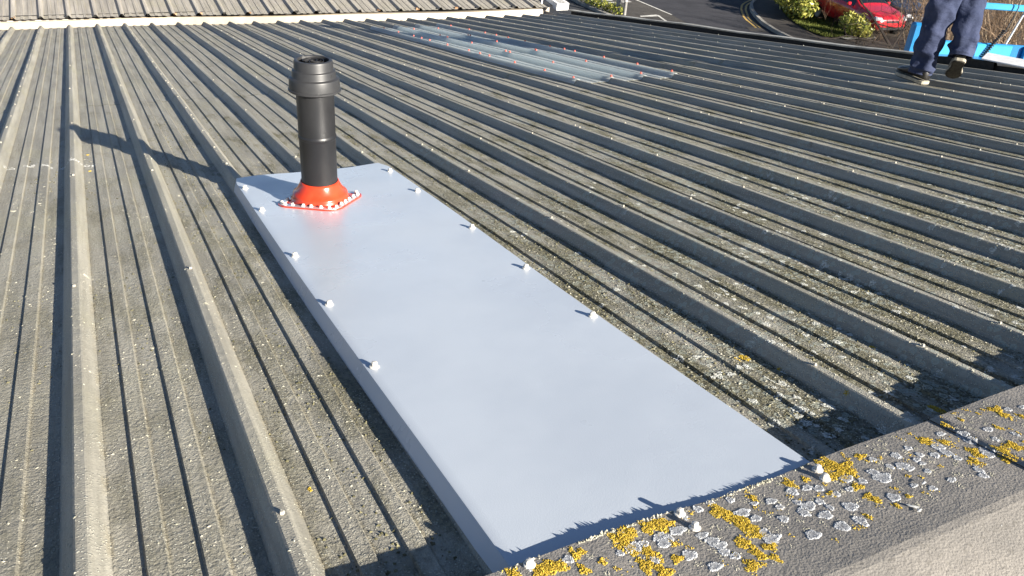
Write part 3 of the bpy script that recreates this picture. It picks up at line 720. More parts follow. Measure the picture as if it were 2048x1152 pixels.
ground_poly('bay_mark', ribbon([(20.55, 27.35), (20.2, 26.3), (19.9, 25.2)], .10), GZ+.018, M_line, None, road)
GR = smooth([(32, 29.5), (29.82, 29.01), (28.79, 28.77), (28.17, 28.49), (27.63, 28.11), (27.21, 27.61), (26.72, 26.93), (25.82, 25.64), (25.27, 24.60), (24.78, 23.52), (24.55, 22.65), (24.75, 22.2), (26.4, 21.7)], 3)
M_grass = simple('turf', (.085, .10, .022), .9, .1, var=.5, scale=5, bump=.03, bscale=40)
ground_poly('lawn', GR+[(27.4, 22.6), (29, 27)], GZ+.15, M_grass)
blades = []
def inside(x, y, poly):
    c = np.zeros(len(x), bool); n = len(poly)
    for i in range(n):
        x0, y0 = poly[i]; x1, y1 = poly[(i+1) % n]
        c ^= ((y0 > y) != (y1 > y)) & (x < (x1-x0)*(y-y0)/((y1-y0) or 1e-9)+x0)
    return c
gx, gy = rng.uniform(24.3, 30, 30000), rng.uniform(21.6, 29.3, 30000); ok = inside(gx, gy, GR+[(27.4, 22.6), (29, 27)]); gx, gy = gx[ok], gy[ok]
n = len(gx); an = rng.uniform(0, 2*PI, n); hh = rng.uniform(.04, .11, n); V = np.empty((n, 3, 3)); dx, dy = np.cos(an)*.018, np.sin(an)*.018
V[:, 0] = np.stack([gx-dx, gy-dy, np.full(n, GZ+.15)], -1); V[:, 1] = np.stack([gx+dx, gy+dy, np.full(n, GZ+.15)], -1)
V[:, 2] = np.stack([gx+rng.normal(0, .03, n), gy+rng.normal(0, .03, n), GZ+.15+hh], -1)
tag(link('grass', mesh_np('grass', V.reshape(-1, 3), np.arange(3*n).reshape(-1, 3)), simple('grass_blades', (.13, .15, .03), .7, .2, var=.4, scale=4)), 'short yellowish grass beside the curved footway', 'grass', kind='stuff')
ground_poly('car_park', [(25.0, 21.6), (27.4, 22.6), (29, 27), (34, 34), (60, 44), (80, 20), (40, 8), (27, 10)], GZ+.13, tarmac('car_park_tarmac', (.075, .062, .050)))
ground_poly('paving_strip', [(25.03, 22.02), (26.69, 21.93), (26.5, 21.6), (25.04, 21.70)], GZ+.16, M_kerb)

# ------------------------------------------------------------------ plants
def leaf_cloud(C, n, spread, size, flat=.5):
    """leaf-sized folded quads spread through blobs C = (x, y, z, rx, ry, rz)"""
    C = np.array(C); i = rng.choice(len(C), n, p=(C[:, 3]*C[:, 4]*C[:, 5])**.67/((C[:, 3]*C[:, 4]*C[:, 5])**.67).sum())
    d = rng.normal(size=(n, 3)); d /= np.linalg.norm(d, axis=1)[:, None]; r = rng.uniform(spread, 1.06, n)**.6*(1+.22*np.sin(d[:, 0]*5+i*1.7)*np.cos(d[:, 1]*4+i))+rng.normal(0, .05, n)
    P = C[i, :3]+d*C[i, 3:]*r[:, None]; N = d+rng.normal(0, .55, (n, 3)); N[:, 2] += .35; N /= np.linalg.norm(N, axis=1)[:, None]
    h = rng.normal(size=(n, 3)); X = np.cross(N, h); X /= np.linalg.norm(X, axis=1)[:, None]; Y = np.cross(N, X); s = size*rng.uniform(.6, 1.35, n)[:, None]
    V = np.empty((n, 4, 3)); V[:, 0] = P-X*s; V[:, 1] = P+Y*s*flat-N*s*.15; V[:, 2] = P+X*s; V[:, 3] = P-Y*s*flat-N*s*.15
    return V.reshape(-1, 3), np.arange(4*n).reshape(-1, 4)
def leaf_mat(name, a, b, rough=.35):
    m = NT(name, rough, .5); a, b = (tuple(x*.85 for x in q) for q in (a, b)); g = m.t.nodes.new('ShaderNodeNewGeometry')
    m.col(m.mix(m.ramp(g.outputs['Random Per Island'], .1, .9), a, b))
    tr = m.t.nodes.new('ShaderNodeBsdfTranslucent'); m.t.links.new(m.b.inputs['Base Color'].links[0].from_socket, tr.inputs[0])
    mx = m.t.nodes.new('ShaderNodeMixShader'); mx.inputs[0].default_value = .25
    m.t.links.new(m.b.outputs[0], mx.inputs[1]); m.t.links.new(tr.outputs[0], mx.inputs[2]); m.t.links.new(mx.outputs[0], m.t.nodes['Material Output'].inputs[0]); return m.m
M_leaf = leaf_mat('variegated_leaf', (.17, .21, .03), (.56, .52, .12)); M_leaf2 = leaf_mat('low_hedge_leaf', (.15, .2, .03), (.5, .48, .09))
M_bark = simple('pale_bark', (.46, .36, .25), .8, .2, var=.3, scale=4); M_twig = simple('brown_twig', (.21, .145, .095), .85, .2, var=.4, scale=3); M_dbark = simple('dark_bark', (.035, .028, .024), .85, .2, var=.3)
def shrub(label, blobs, n, size, mat=M_leaf, name='shrub', stems=8):
    bx, by = blobs[0][0], blobs[0][1]; t = thing(name, label, 'shrub', (bx, by, GZ+.13))
    B_ = [(b[0]-bx, b[1]-by, b[2], b[3], b[4], b[5]) for b in blobs]
    V, F = leaf_cloud(B_, n, .45, size); tag(link('foliage', mesh_np('foliage', V, F), mat, t), kind='stuff')
    mb = MB()
    for b in B_:
        for _ in range(stems):
            a = rng.uniform(0, 6.28); e = Vector((b[0]+b[3]*.7*math.cos(a), b[1]+b[4]*.7*math.sin(a), b[2]+b[5]*rng.uniform(-.2, .5)))
            mb.tube([(b[0]*.9, b[1]*.9, 0), (b[0]+(e.x-b[0])*.4, b[1]+(e.y-b[1])*.4, e.z*.55), e], [.022, .015, .006], 4)
    tag(mb.build('stems', M_dbark, t), kind='stuff'); return t
shrub('large yellow-green leafy shrub left of the red car', [(27.75, 26.5, .85, .95, .9, .75), (28.6, 27.8, 1.05, 1.1, 1.0, .95), (25.9, 25.6, .72, .62, .7, .55), (29.8, 29.0, 1.2, 1.2, 1.0, 1.05), (25.7, 24.7, .58, .5, .5, .38), (27.0, 26.4, .95, .6, .6, .5), (28.2, 27.1, 1.15, .7, .7, .6), (27.0, 27.2, .7, .6, .6, .5), (29.2, 28.4, 1.3, .8, .8, .7)], 9000, .085)
shrub('smaller round yellow-green shrub in front of the red car', [(25.75, 22.0, .42, .40, .42, .42), (25.55, 22.3, .6, .33, .33, .3), (26.0, 21.8, .3, .28, .28, .26)], 950, .075)
hb = [(18.72+.1*math.sin(i), 27.4+.33*i, .10+.05*math.sin(i*2.3), .22, .26, .2) for i in range(10)]
shrub('low yellow-green planting strip along the pale kerb near the lamp post', hb, 1300, .05, M_leaf2, 'low_hedge', 2)

def branches(mb, mt, base, dirn, L, r, depth, twist=.5, seg=5, kids=5, up=.12):
    p = Vector(base); d = Vector(dirn).normalized(); pts = [p.copy()]; rad = [r]
    for i in range(seg):
        d = (d+Vector(rng.normal(0, twist*.28, 3))+Vector((0, 0, up*.5))).normalized(); p = p+d*(L/seg); pts.append(p.copy()); rad.append(r*(1-(i+1)/seg*.72))
    (mb if depth >= 2 else mt).tube(pts, rad, 5 if depth >= 2 else 3, False)
    if depth > 0:
        for _ in range(kids):
            t = rng.uniform(.2, 1.0); i = min(int(t*seg), seg-1); q = pts[i].lerp(pts[i+1], t*seg-i)
            nd = (d+Vector(rng.normal(0, twist*1.25, 3))).normalized(); branches(mb, mt, q, nd, L*rng.uniform(.32, .58), rad[i]*.55, depth-1, twist, max(3, seg-1), kids, up)
def bare_shrub(label, x, y, h, stems, mat, twig, kids=5, r=.03, depth=2, lean=.3, group=None):
    t = thing('bare_shrub', label, 'bare shrub', (x, y, GZ+.1), group=group); mb, mt = MB(), MB()
    for _ in range(stems):
        a = rng.uniform(0, 6.28); branches(mb, mt, (.18*math.cos(a), .18*math.sin(a), 0), (lean*math.cos(a), lean*math.sin(a), 1), h*rng.uniform(.7, 1.1), r*rng.uniform(.6, 1.2), depth, .45, 6, kids)
    tag(mb.build('stems', mat, t), kind='stuff'); tag(mt.build('twigs', twig, t), kind='stuff'); return t
G_ = 'bare shrubs behind the blue platform'
for i, (x, y, h) in enumerate(((19.6, 13.2, 4.6), (20.5, 12.2, 4.4), (21.4, 13.0, 5.0), (22.2, 11.5, 4.6), (23.5, 13.6, 4.6), (24.4, 11.6, 4.2), (26.5, 14.5, 4.2), (28.2, 13.0, 3.8), (22.6, 15.0, 4.0), (29.5, 16.5, 3.4), (20.2, 14.6, 3.8), (25.2, 16.6, 3.4), (27.5, 17.5, 3.2), (30.5, 14.0, 3.2), (31.5, 18.5, 3.0), (24.0, 18.0, 3.0), (33.0, 16.0, 3.0))):
    bare_shrub('bare pale-stemmed shrub in the thicket behind the blue platform' if i % 2 == 0 else 'bare brown twiggy shrub in the thicket behind the blue platform', x, y, h, 7, M_bark if i % 2 == 0 else M_twig, M_twig, 9, .026, 2, .34, G_)
bare_shrub('low dark leafless shrub under the large yellow-green shrub', 26.4, 23.6, .9, 12, M_dbark, M_twig, 5, .012, 2, .9)
bare_shrub('thin leafless shrub at the nose of the red car', 25.7, 21.3, .8, 9, M_twig, M_twig, 5, .010, 2, .9)
bare_shrub('pale leafless shrub beside the nose of the dark car', 29.0, 20.6, .9, 8, M_twig, M_twig, 5, .010, 2, .8)
# dark bare tree just beyond the roof edge, its top branches crossing the cars
tr = thing('bare_tree', 'dark leafless tree whose top branches cross in front of the red car', 'tree', (9.95, 7.55, GZ+.02)); O = Vector((9.95, 7.55, GZ+.02))
mb, mt = MB(), MB()
top = Vector((9.735, 7.755, -1.337))-O
mb.tube([(0, 0, 0), (.05, -.02, 1.4), (-.02, .08, 2.6), tuple(top)], [.075, .06, .045, .018], 7); mb.build('trunk', M_dbark, tr)
mb = MB()
def limb(px, Z, r0, r1):
    pts = []
    for x, y in px:
        q = Vector(fw)+Vector(rt)*((x-1024)/1621.34)-Vector(up)*((y-576)/1621.34); pts.append(CAM+(RM @ q)*Z-O)
    mb.tube(pts, list(np.linspace(r0, r1, len(pts))), 5, False); return pts
for px, Z, r0, r1 in (([(1783, 97), (1763, 61), (1752, 45), (1740, 25), (1728, 12), (1712, -14)], 11, .019, .009), ([(1779, 91), (1741, 81), (1717, 76), (1693, 71), (1668, 77), (1640, 76), (1612, 62)], 10.9, .014, .005),
                      ([(1757, 48), (1775, 53), (1797, 59), (1820, 56)], 11, .009, .004), ([(1783, 97), (1800, 70), (1822, 40), (1830, 10)], 11.1, .014, .006), ([(1800, 70), (1812, 30), (1798, -8)], 11.1, .008, .004),
                      ([(1741, 81), (1727, 92), (1716, 96)], 10.9, .006, .003), ([(1717, 76), (1712, 88)], 10.9, .005, .003), ([(1752, 45), (1733, 50), (1715, 46)], 11, .006, .003), ([(1783, 97), (1748, 90), (1720, 98)], 10.8, .007, .003), ([(1740, 25), (1762, 22), (1785, 28)], 11, .005, .003)):
    p = limb(px, Z, r0, r1)
    for _ in range(5):
        i = int(rng.integers(1, len(p))); branches(mt, mt, p[i], Vector(rng.normal(0, 1, 3))+Vector((0, 0, .6)), rng.uniform(.12, .32), .004, 1, .6, 3, 3)
mb.build('crown', M_dbark, tr); tag(mt.build('twigs', M_dbark, tr), kind='stuff')

# ------------------------------------------------------------------ lamp post, bollard
lp = thing('street_lamp', 'tall grey street lamp post at the junction beyond the roof edge', 'street lamp', (18.74, 27.5, GZ+.1))
M_galv = simple('galvanised', (.36, .35, .33), .5, .4, .4, var=.12)
mb = MB(); mb.lathe([(.085, 0), (.085, 1.1), (.075, 1.15), (.062, 1.25), (.045, 6.6)], 14, cap1=True); mb.build('post', M_galv, lp, True, 40)
mb = MB(); mb.tube([(0, 0, 6.5), (.05, .3, 6.75), (.15, .8, 6.85)], [.035, .03, .025], 8); mb.build('arm', M_galv, lp, True)
mb = MB(); mb.box((.2, 1.05, 6.85), (.24, .55, .10), None, .03); mb.build('lantern', M_galv, lp)
bo = thing('bollard', 'short pale bollard beside the street lamp post', 'bollard', (18.83, 27.15, GZ+.1))
mb = MB(); mb.lathe([(.065, 0), (.065, .62), (.07, .63), (.07, .70), (.05, .74)], 12, cap1=True); mb.build('bollard_post', M_galv, bo, True, 40)
mb = MB(); mb.lathe([(.0665, .5), (.0665, .58)], 12); mb.build('band', M_line, bo)

# ------------------------------------------------------------------ parked cars
M_glass = simple('car_glass', (.012, .016, .02), .06, .8, var=.1); M_tyre = simple('tyre', (.018, .018, .018), .85, .2); M_rim = simple('alloy', (.45, .45, .46), .3, .5, .7)
M_trim = simple('black_trim', (.02, .02, .021), .5, .4); M_lens = simple('lamp_lens', (.72, .74, .76), .08, .8, .3); M_platew = simple('number_plate', (.78, .78, .74), .4, .4)
M_mirror = simple('red_lens', (.35, .02, .02), .2, .6)
def paint(name, c):
    n = NT(name, .28, .5); n.col(tuple(x*.85 for x in c)); n.b.inputs['Coat Weight'].default_value = .8; n.b.inputs['Coat Roughness'].default_value = .06; n.bump(n.noise(3, 2), .003, .3); return n.m
def make_car(label, paint_m, loc, heading, grille_m):
    t = thing('parked_car', label, 'car', loc, (0, 0, math.atan2(heading[1], heading[0])-PI/2), 'cars parked in a row behind the shrubs')
    # stations: y from nose (+) to tail (-), z low, z waist, z top, half width at waist, half width at top
    S = [(2.00, .34, .52, .60, .52, .40), (1.96, .25, .58, .70, .66, .55), (1.82, .22, .64, .79, .77, .66), (1.5, .21, .70, .88, .83, .72), (1.1, .20, .76, .95, .85, .74), (.86, .20, .80, 1.00, .86, .72),
         (.50, .20, .84, 1.22, .865, .64), (.16, .20, .86, 1.41, .87, .575), (-.3, .20, .88, 1.47, .87, .57), (-.9, .20, .89, 1.47, .87, .565), (-1.45, .21, .91, 1.42, .86, .55), (-1.72, .22, .92, 1.30, .84, .56), (-1.93, .26, .92, 1.02, .80, .64), (-2.0, .34, .80, .88, .72, .62)]
    V = []
    def ring(s):
        y, zl, zw, zt, hw, ht = s
        half = [(0, zl), (hw*.80, zl), (hw*.97, zl+.10), (hw, zl+(zw-zl)*.55), (hw*.985, zw), (hw*.93+.0, zw+.035), (ht+.03, zt-.06), (ht-.03, zt-.012), (ht*.55, zt), (0, zt+.008)]
        return [(x, y, z) for x, z in half]+[(-x, y, z) for x, z in half[-2:0:-1]]
    for s in S: V += ring(s)
    m = 18; F = [(i*m+j, i*m+(j+1) % m, (i+1)*m+(j+1) % m, (i+1)*m+j) for i in range(len(S)-1) for j in range(m)]
    F += [tuple(range(m))[::-1], tuple((len(S)-1)*m+j for j in range(m))]
    o = part('body', V, F, paint_m, t, True); md = o.modifiers.new('s', 'SUBSURF'); md.levels = 1; md.render_levels = 2
    def lerp(y):
        for a, b in zip(S[:-1], S[1:]):
            if b[0] <= y <= a[0]: k = (a[0]-y)/(a[0]-b[0]); return [p+(q-p)*k for p, q in zip(a, b)]
    def side(ya, yb, sgn, y_in=(0, 0)):
        V = []; n = 6
        for i in range(n+1):
            y = ya+(yb-ya)*i/n; _, zl, zw, zt, hw, ht = lerp(y); a = (hw*.925, zw+.05); b = (ht+.036, zt-.085)
            if b[1] < a[1]+.02: b = (a[0]-.004, a[1]+.02)
            for q in (0, .5, 1): V.append((sgn*(a[0]+(b[0]-a[0])*q+.004), y, a[1]+(b[1]-a[1])*q))
        F = [(i*3+j, i*3+j+1, i*3+j+4, i*3+j+3) for i in range(n) for j in range(2)]
        part('side_window', V, F if sgn < 0 else [f[::-1] for f in F], M_glass, t, True)
    for sgn in (1, -1): side(.62, -.42, sgn); side(-.50, -1.42, sgn)
    def across(name, ys, f, mat, lift=.012):
        V = []; n = 8
        for y in ys:
            _, zl, zw, zt, hw, ht = lerp(y)
            for i in range(n+1): x = (-1+2*i/n)*(ht*f); V.append((x, y, zt+lift-.02*(x/ht)**2))
        F = [(i*(n+1)+j, i*(n+1)+j+1, (i+1)*(n+1)+j+1, (i+1)*(n+1)+j) for i in range(len(ys)-1) for j in range(n)]
        part(name, V, F, mat, t, True)
    across('windscreen', (.88, .7, .5, .33, .18), .93, M_glass); across('rear_window', (-1.50, -1.6, -1.72, -1.85), .9, M_glass)
    wm = MB(); wm.lathe([(.19, -.10), (.29, -.10), (.312, -.07), (.312, .07), (.29, .10), (.2, .10)], 20, M=Matrix.Rotation(PI/2, 3, 'Y')); tyre = mesh('tyre', wm.v, wm.f, True); tyre.materials.append(M_tyre)
    rm = MB(); rm.lathe([(.205, -.08), (.205, .085), (.17, .09), (.06, .07), (.001, .075)], 20, M=Matrix.Rotation(PI/2, 3, 'Y'))
    rim = mesh('rim', rm.v, rm.f, True); rim.materials.append(M_rim)
    for x in (-.76, .76):
        for y in (1.24, -1.26):
            w = thing('wheel', None, None); w.parent = t; w.location = (x, y, .312); w.rotation_euler = (0, 0, PI if x < 0 else 0); link('tyre', tyre, None, w); link('rim', rim, None, w)
            a = MB(); a.lathe([(.335, -.015), (.375, -.005), (.375, .012), (.335, .012)], 22, M=Matrix.Rotation(PI/2, 3, 'Y')); ar = a.build('wheel_arch', M_trim, t, True); ar.location = (x*1.115, y, .33)
    for x in (-1, 1):
        mb = MB(); mb.box((x*.60, 1.845, .665), (.30, .20, .13), Matrix.Rotation(-x*.42, 3, 'Z') @ Matrix.Rotation(-.25, 3, 'X'), .04); mb.build('headlight', M_lens, t)
        mb = MB(); mb.box((x*.95, .52, .98), (.17, .11, .12), None, .03); mb.build('wing_mirror', paint_m, t)
        mb = MB(); mb.box((x*.72, -1.93, .80), (.14, .10, .2), None, .03); mb.build('tail_light', M_mirror, t)
    mb = MB(); mb.box((0, 1.975, .575), (.62, .06, .085), None, .02); mb.build('grille', grille_m, t)
    mb = MB(); mb.box((0, 1.985, .33), (1.0, .06, .13), None, .03); mb.build('lower_grille', M_trim, t)
    return t
hd = Vector((-.12, -.993, 0)); pr = Vector((.993, -.12, 0))
c1 = Vector((27.25, 21.7, 0))-hd*2.0
make_car('bright red hatchback parked behind the yellow-green shrub', paint('red_paint', (.50, .012, .022)), (c1.x, c1.y, GZ+.13), hd, M_trim)
c2 = c1+pr*1.98-hd*.55
make_car('dark blue car parked beside the red hatchback', paint('dark_blue_paint', (.018, .028, .05)), (c2.x, c2.y, GZ+.13), hd, simple('chrome', (.6, .6, .6), .15, .5, .9))

# ------------------------------------------------------------------ blue access platform at the roof edge
M_blue = simple('blue_paint', (.010, .19, .46), .35, .5, var=.12, scale=5); M_pblue = simple('lit_blue_paint', (.035, .32, .58), .4, .5, var=.15, scale=4)  # same blue in two tones: sunlit copy, and a darker one for shade
px_ = Vector((RM @ rt).xy.to_3d()).normalized()
ap = thing('access_platform', 'bright blue work platform basket hung at the roof edge beyond the person', 'work platform', RW(7.48, 5.86, -.085), (0, 0, math.atan2(px_.y, px_.x)))
LX, DY = 2.5, .95
mb = MB(); mb.box((LX/2, -DY/2, .02), (LX, DY, .04)); mb.build('floor', M_blue, ap)
mb = MB(); mb.box((LX/2, -.012, .085), (LX, .02, .165), None, .004); mb.build('toe_board', M_blue, ap)  # darker blue puts the groove shade into the paint
xs = [.10, .56, .66, 1.06, 1.17, 1.66, 1.76, 2.4]
for a, b in zip(xs[:-1], xs[1:]):
    if b-a > .2:
        mb = MB(); mb.box(((a+b)/2, -.042, .085), (b-a-.02, .046, .158), None, .012); mb.build('toe_board_panel', M_pblue, ap)
for x, y in ((.575, .03), (LX-.04, .03), (LX-.04, -DY)):
    mb = MB(); mb.box((x, y, .57), (.045, .045, 1.1), None, .008); mb.build('post', M_blue, ap)
mb = MB(); mb.box((.045, -.01, .16), (.11, .10, .32), None, .02); mb.build('hinge_box', M_blue, ap)
for z, mat in ((.525, M_pblue), (1.09, M_pblue)):
    mb = MB(); mb.box((.45+(LX-.45)/2, -.03, z), (LX-.45, .03, .062), None, .008); mb.build('guard_rail', mat, ap)
    mb = MB(); mb.box((LX-.04, -DY/2, z), (.03, DY, .05), None, .008); mb.build('guard_rail', mat, ap)
mb = MB(); mb.tube([(1.01, .02, .15), (1.13, .05, .56)], .010, 8); mb.build('brace', simple('white_paint', (.55, .58, .60), .5), ap)
mb = MB(); mb.box((2.3, -.2, .9), (.3, .2, .3), None, .03); mb.build('control_box', M_trim, ap)
mb = MB(); mb.tube([(1.6, -.5, -.02), (1.75, .2, -1.6), (2.2, DY+1.6, -3.9)], [.09, .10, .13], 8); mb.build('boom', M_blue, ap)
bz = GZ-ap.location.z
mb = MB(); mb.box((2.2, DY+2.7, bz+.75), (2.2, 1.3, .7), None, .1); mb.build('chassis', M_blue, ap)
for x in (1.4, 3.0):
    for y in (2.0, 3.4):
        mb = MB(); mb.lathe([(.15, -.12), (.36, -.12), (.38, 0), (.36, .12), (.15, .12)], 18, M=Matrix.Rotation(PI/2, 3, 'X')); w = mb.build('wheel', M_tyre, ap, True); w.location = (x, DY+y, bz+.5)
# black coiled cable over the rail
cb = MB(); A_, B_2 = Vector((.76, -.075, .03)), Vector((.895, -.085, .32)); ax = (B_2-A_).normalized(); xx = ax.orthogonal().normalized(); yy = ax.cross(xx); pts = []
for i in range(14*15+1):
    tt = i/(14*15); a = 2*PI*15*tt; pts.append(A_+(B_2-A_)*tt+(xx*math.cos(a)+yy*math.sin(a))*.016)
pts = [A_+Vector((-.02, .0, -.12))]+pts+[Vector((.93, -.08, .42)), Vector((.955, -.075, .54)), Vector((.945, -.066, .585)), Vector((.965, -.07, .63)), Vector((.97, -.05, .9))]
cb.tube(pts, .0055, 6); cbo = cb.build('coiled_cable', M_trim, None, True); cbo.location = ap.location; cbo.rotation_euler = ap.rotation_euler
tag(cbo, 'black coiled cable hanging over the blue rail of the platform', 'cable')

# ------------------------------------------------------------------ the person walking away over the ribs
F0 = RW(5.17, 3.90, .036)
pe = thing('person', 'person in navy work trousers and black boots walking away over the roof', 'person', F0, (0, 0, -math.radians(44)))   # local +y is the way they walk
M_skin = simple('skin', (.45, .27, .19), .5, .4, var=.08)
n = NT('navy_cloth', .85, .25); w_ = n.noise(900, 2)
n.col(n.mix(n.ramp(n.noise(7, 5, .6), .3, .7), (.022, .030, .064), (.040, .050, .096))); b = n.bump(w_, .0008, .6); n.bump(n.noise(16, 4, .6, n.scale(n.tc.outputs['Object'], (1, 1, 2.2))), .016, .7, b); M_navy = n.m
M_boot = simple('black_leather', (.016, .015, .014), .32, .5, var=.2, bump=.001, bscale=60); M_sole = simple('cream_sole', (.36, .33, .26), .7, .3, var=.25, scale=30); M_tread = simple('dark_tread', (.055, .050, .042), .85, .2, var=.4, scale=60)
M_jack = simple('dark_jacket', (.03, .035, .05), .85, .2)
la, lk, lh = Vector((0, .02, .10)), Vector((.01, .045, .50)), Vector((.035, .02, .93))
ra, rk, rh = Vector((.195, -.03, .27)), Vector((.18, .13, .62)), Vector((.165, .02, .93))
def spline(P, n):
    P = [Vector(p) for p in P]; out = []
    for i in range(len(P)-1):
        a, b_, c, d = P[max(i-1, 0)], P[i], P[i+1], P[min(i+2, len(P)-1)]
        for j in range(n):
            t = j/n; out.append(.5*((2*b_)+(c-a)*t+(2*a-5*b_+4*c-d)*t*t+(3*b_-a-3*c+d)*t**3))
    return out+[P[-1]]
def cloth_leg(mb, path, radii, seed, folds):
    pts = spline(path, 16); k = len(pts); rr = np.interp(np.linspace(0, 1, k), np.linspace(0, 1, len(radii)), radii); m = 40; V = []; rs = np.random.default_rng(seed); ph = rs.uniform(0, 6.3, 12)
    x = None; m = 64; a0 = 0.0 if seed == 5 else PI
    for i, p in enumerate(pts):
        t = (pts[min(i+1, k-1)]-pts[max(i-1, 0)]).normalized()
        x = (Vector((1, 0, 0))-t*t.x).normalized(); y = t.cross(x); s = i/(k-1)
        for j in range(m):
            a = 2*PI*j/m; amp = np.interp(s, [f[0] for f in folds], [f[1] for f in folds])
            q = math.sin(52*s+1.6*math.sin(a+ph[0])+ph[1])*.5+math.sin(31*s+2.4*math.sin(a*1+ph[2])+a+ph[3])*.6+.5*math.sin(3*a+9*s+ph[4])+.35*math.sin(5*a-17*s+ph[5])
            q += 1.1*max(0, math.sin(44*s+2.0*a+ph[6]+math.sin(a*2+ph[7])))**4-.25; da = (a-a0-.5+PI) % (2*PI)-PI
            r = rr[i]*(1+.10*math.cos(2*a+.4))+amp*q+.0035*math.exp(-(da/.07)**2); V.append(p+(x*math.cos(a)+y*math.sin(a))*r)
    F = [(i*m+j, i*m+(j+1) % m, (i+1)*m+(j+1) % m, (i+1)*m+j) for i in range(k-1) for j in range(m)]
    mb.add(V, F)
tb = MB(); fo = [(0, .004), (.10, .013), (.22, .009), (.35, .008), (.48, .014), (.58, .012), (.75, .009), (1, .003)]
cloth_leg(tb, [la+Vector((0, -.02, -.035)), la+Vector((0, -.015, .12)), lk, lh, lh+Vector((.03, 0, .12))], [.070, .076, .084, .098, .130], 2, fo)
cloth_leg(tb, [ra+Vector((0, -.045, -.05)), ra+Vector((0, .025, .10)), rk, rh, rh+Vector((-.03, 0, .12))], [.068, .075, .084, .098, .130], 5, fo)
pv = []; m = 40
for z, rx, ry in ((.86, .175, .12), (.92, .185, .13), (.98, .178, .13), (1.04, .165, .12), (1.07, .16, .115)):
    for j in range(m): a = 2*PI*j/m; pv.append((.11+rx*math.cos(a), .02+ry*math.sin(a), z))
tb.add(pv, [(i*m+j, i*m+(j+1) % m, (i+1)*m+(j+1) % m, (i+1)*m+j) for i in range(4) for j in range(m)])
o = tb.build('trousers', M_navy, pe, True); md = o.modifiers.new('t', 'SOLIDIFY'); md.thickness = .004; md.offset = -1; md = o.modifiers.new('s', 'SUBSURF'); md.levels = 0; md.render_levels = 1
def boot(M):
    # outline of the sole, heel at y=-.075, toe at y=.215
    hw = [(-.075, .018), (-.070, .030), (-.05, .038), (-.02, .037), (.03, .034), (.08, .040), (.12, .048), (.155, .047), (.185, .039), (.205, .024), (.214, .008)]
    O = [(w, y) for y, w in hw]+[(-w*1.02, y) for y, w in hw[::-1]]; k = len(O)
    V = [(x*1.07, y*1.02, z) for z in (0, .021) for x, y in O]
    t = MB(); t.add([M @ Vector(v) for v in V], [(i, (i+1) % k, k+(i+1) % k, k+i) for i in range(k)]+[tuple(range(k, 2*k))]); so_ = t.build('sole', M_sole, pe)
    t = MB(); t.add([M @ Vector((x*.95, y*.97, -.006)) for x, y in O]+[M @ Vector((x*.97, y*.98, .001)) for x, y in O], [tuple(range(k))[::-1]]+[(i, (i+1) % k, k+(i+1) % k, k+i) for i in range(k)]); t.build('tread', M_tread, so_)
    secs = [(-.078, .010, .03, .06), (-.072, .031, .026, .10), (-.05, .039, .026, .145), (-.02, .040, .026, .155), (.02, .038, .026, .15), (.055, .038, .026, .118), (.09, .042, .026, .092), (.125, .047, .026, .078), (.16, .046, .026, .070), (.19, .037, .026, .060), (.208, .022, .028, .048), (.214, .006, .03, .04)]
    V = []; q = 16
    for y, w, z0, z1 in secs:
        for j in range(q):
            a = 2*PI*j/q; c, s = math.cos(a), math.sin(a); c = math.copysign(abs(c)**.7, c); s = math.copysign(abs(s)**.75, s)
            V.append((w*c, y, (z0+z1)/2+(z1-z0)/2*s))
    t = MB(); t.add([M @ Vector(v) for v in V], [(i*q+j, (i+1)*q+j, (i+1)*q+(j+1) % q, i*q+(j+1) % q) for i in range(len(secs)-1) for j in range(q)]+[tuple(range(q)), tuple((len(secs)-1)*q+j for j in range(q))[::-1]])
    o = t.build('boot', M_boot, pe, True); md = o.modifiers.new('s', 'SUBSURF'); md.levels = 0; md.render_levels = 2; so_.parent = o
ML = Matrix.Translation((0, .01, .006)) @ Matrix.Rotation(math.radians(34), 4, 'Z')
boot(ML)
MR = Matrix.Translation((.20, -.06, .160)) @ Matrix.Rotation(math.radians(-8), 4, 'Z') @ Matrix.Rotation(math.radians(-35), 4, 'X')
boot(MR)
# body inside the clothes: one skinned figure, mostly above the frame
def skin_fig(name, J, E, R, mat, root, lv=2):
    me = bpy.data.meshes.new(name); me.from_pydata([tuple(j) for j in J], E, []); o = link(name, me, mat, pe)
    md = o.modifiers.new('skin', 'SKIN'); md.use_smooth_shade = True; sv = me.skin_vertices[0].data
    for i, r in enumerate(R): sv[i].radius = (r, r) if not hasattr(r, '__len__') else r
    sv[root].use_root = True; md = o.modifiers.new('s', 'SUBSURF'); md.levels = 1; md.render_levels = lv; return o
J = [(.11, .02, .98), (.11, .01, 1.15), (.11, .02, 1.34), (.11, .03, 1.46), (.11, .05, 1.53), (.11, .065, 1.63), (.11, .06, 1.72), tuple(lh), tuple(lk), tuple(la), tuple(rh), tuple(rk), tuple(ra),
     (-.06, .02, 1.41), (-.13, -.04, 1.16), (-.12, .07, .93), (-.115, .10, .87), (.28, .02, 1.41), (.35, .06, 1.16), (.34, .20, .98), (.335, .245, .935), (0, .13, .05), (.205, .06, .12)]
E = [(0, 1), (1, 2), (2, 3), (3, 4), (4, 5), (5, 6), (0, 7), (7, 8), (8, 9), (0, 10), (10, 11), (11, 12), (3, 13), (13, 14), (14, 15), (15, 16), (3, 17), (17, 18), (18, 19), (19, 20), (9, 21), (12, 22)]
Rr = [(.14, .10), (.13, .09), (.15, .10), (.07, .06), .05, (.072, .088), (.068, .082), .085, (.05), .03, .085, .05, .03, .055, .042, .028, (.036, .02), .055, .042, .028, (.036, .02), .026, .026]
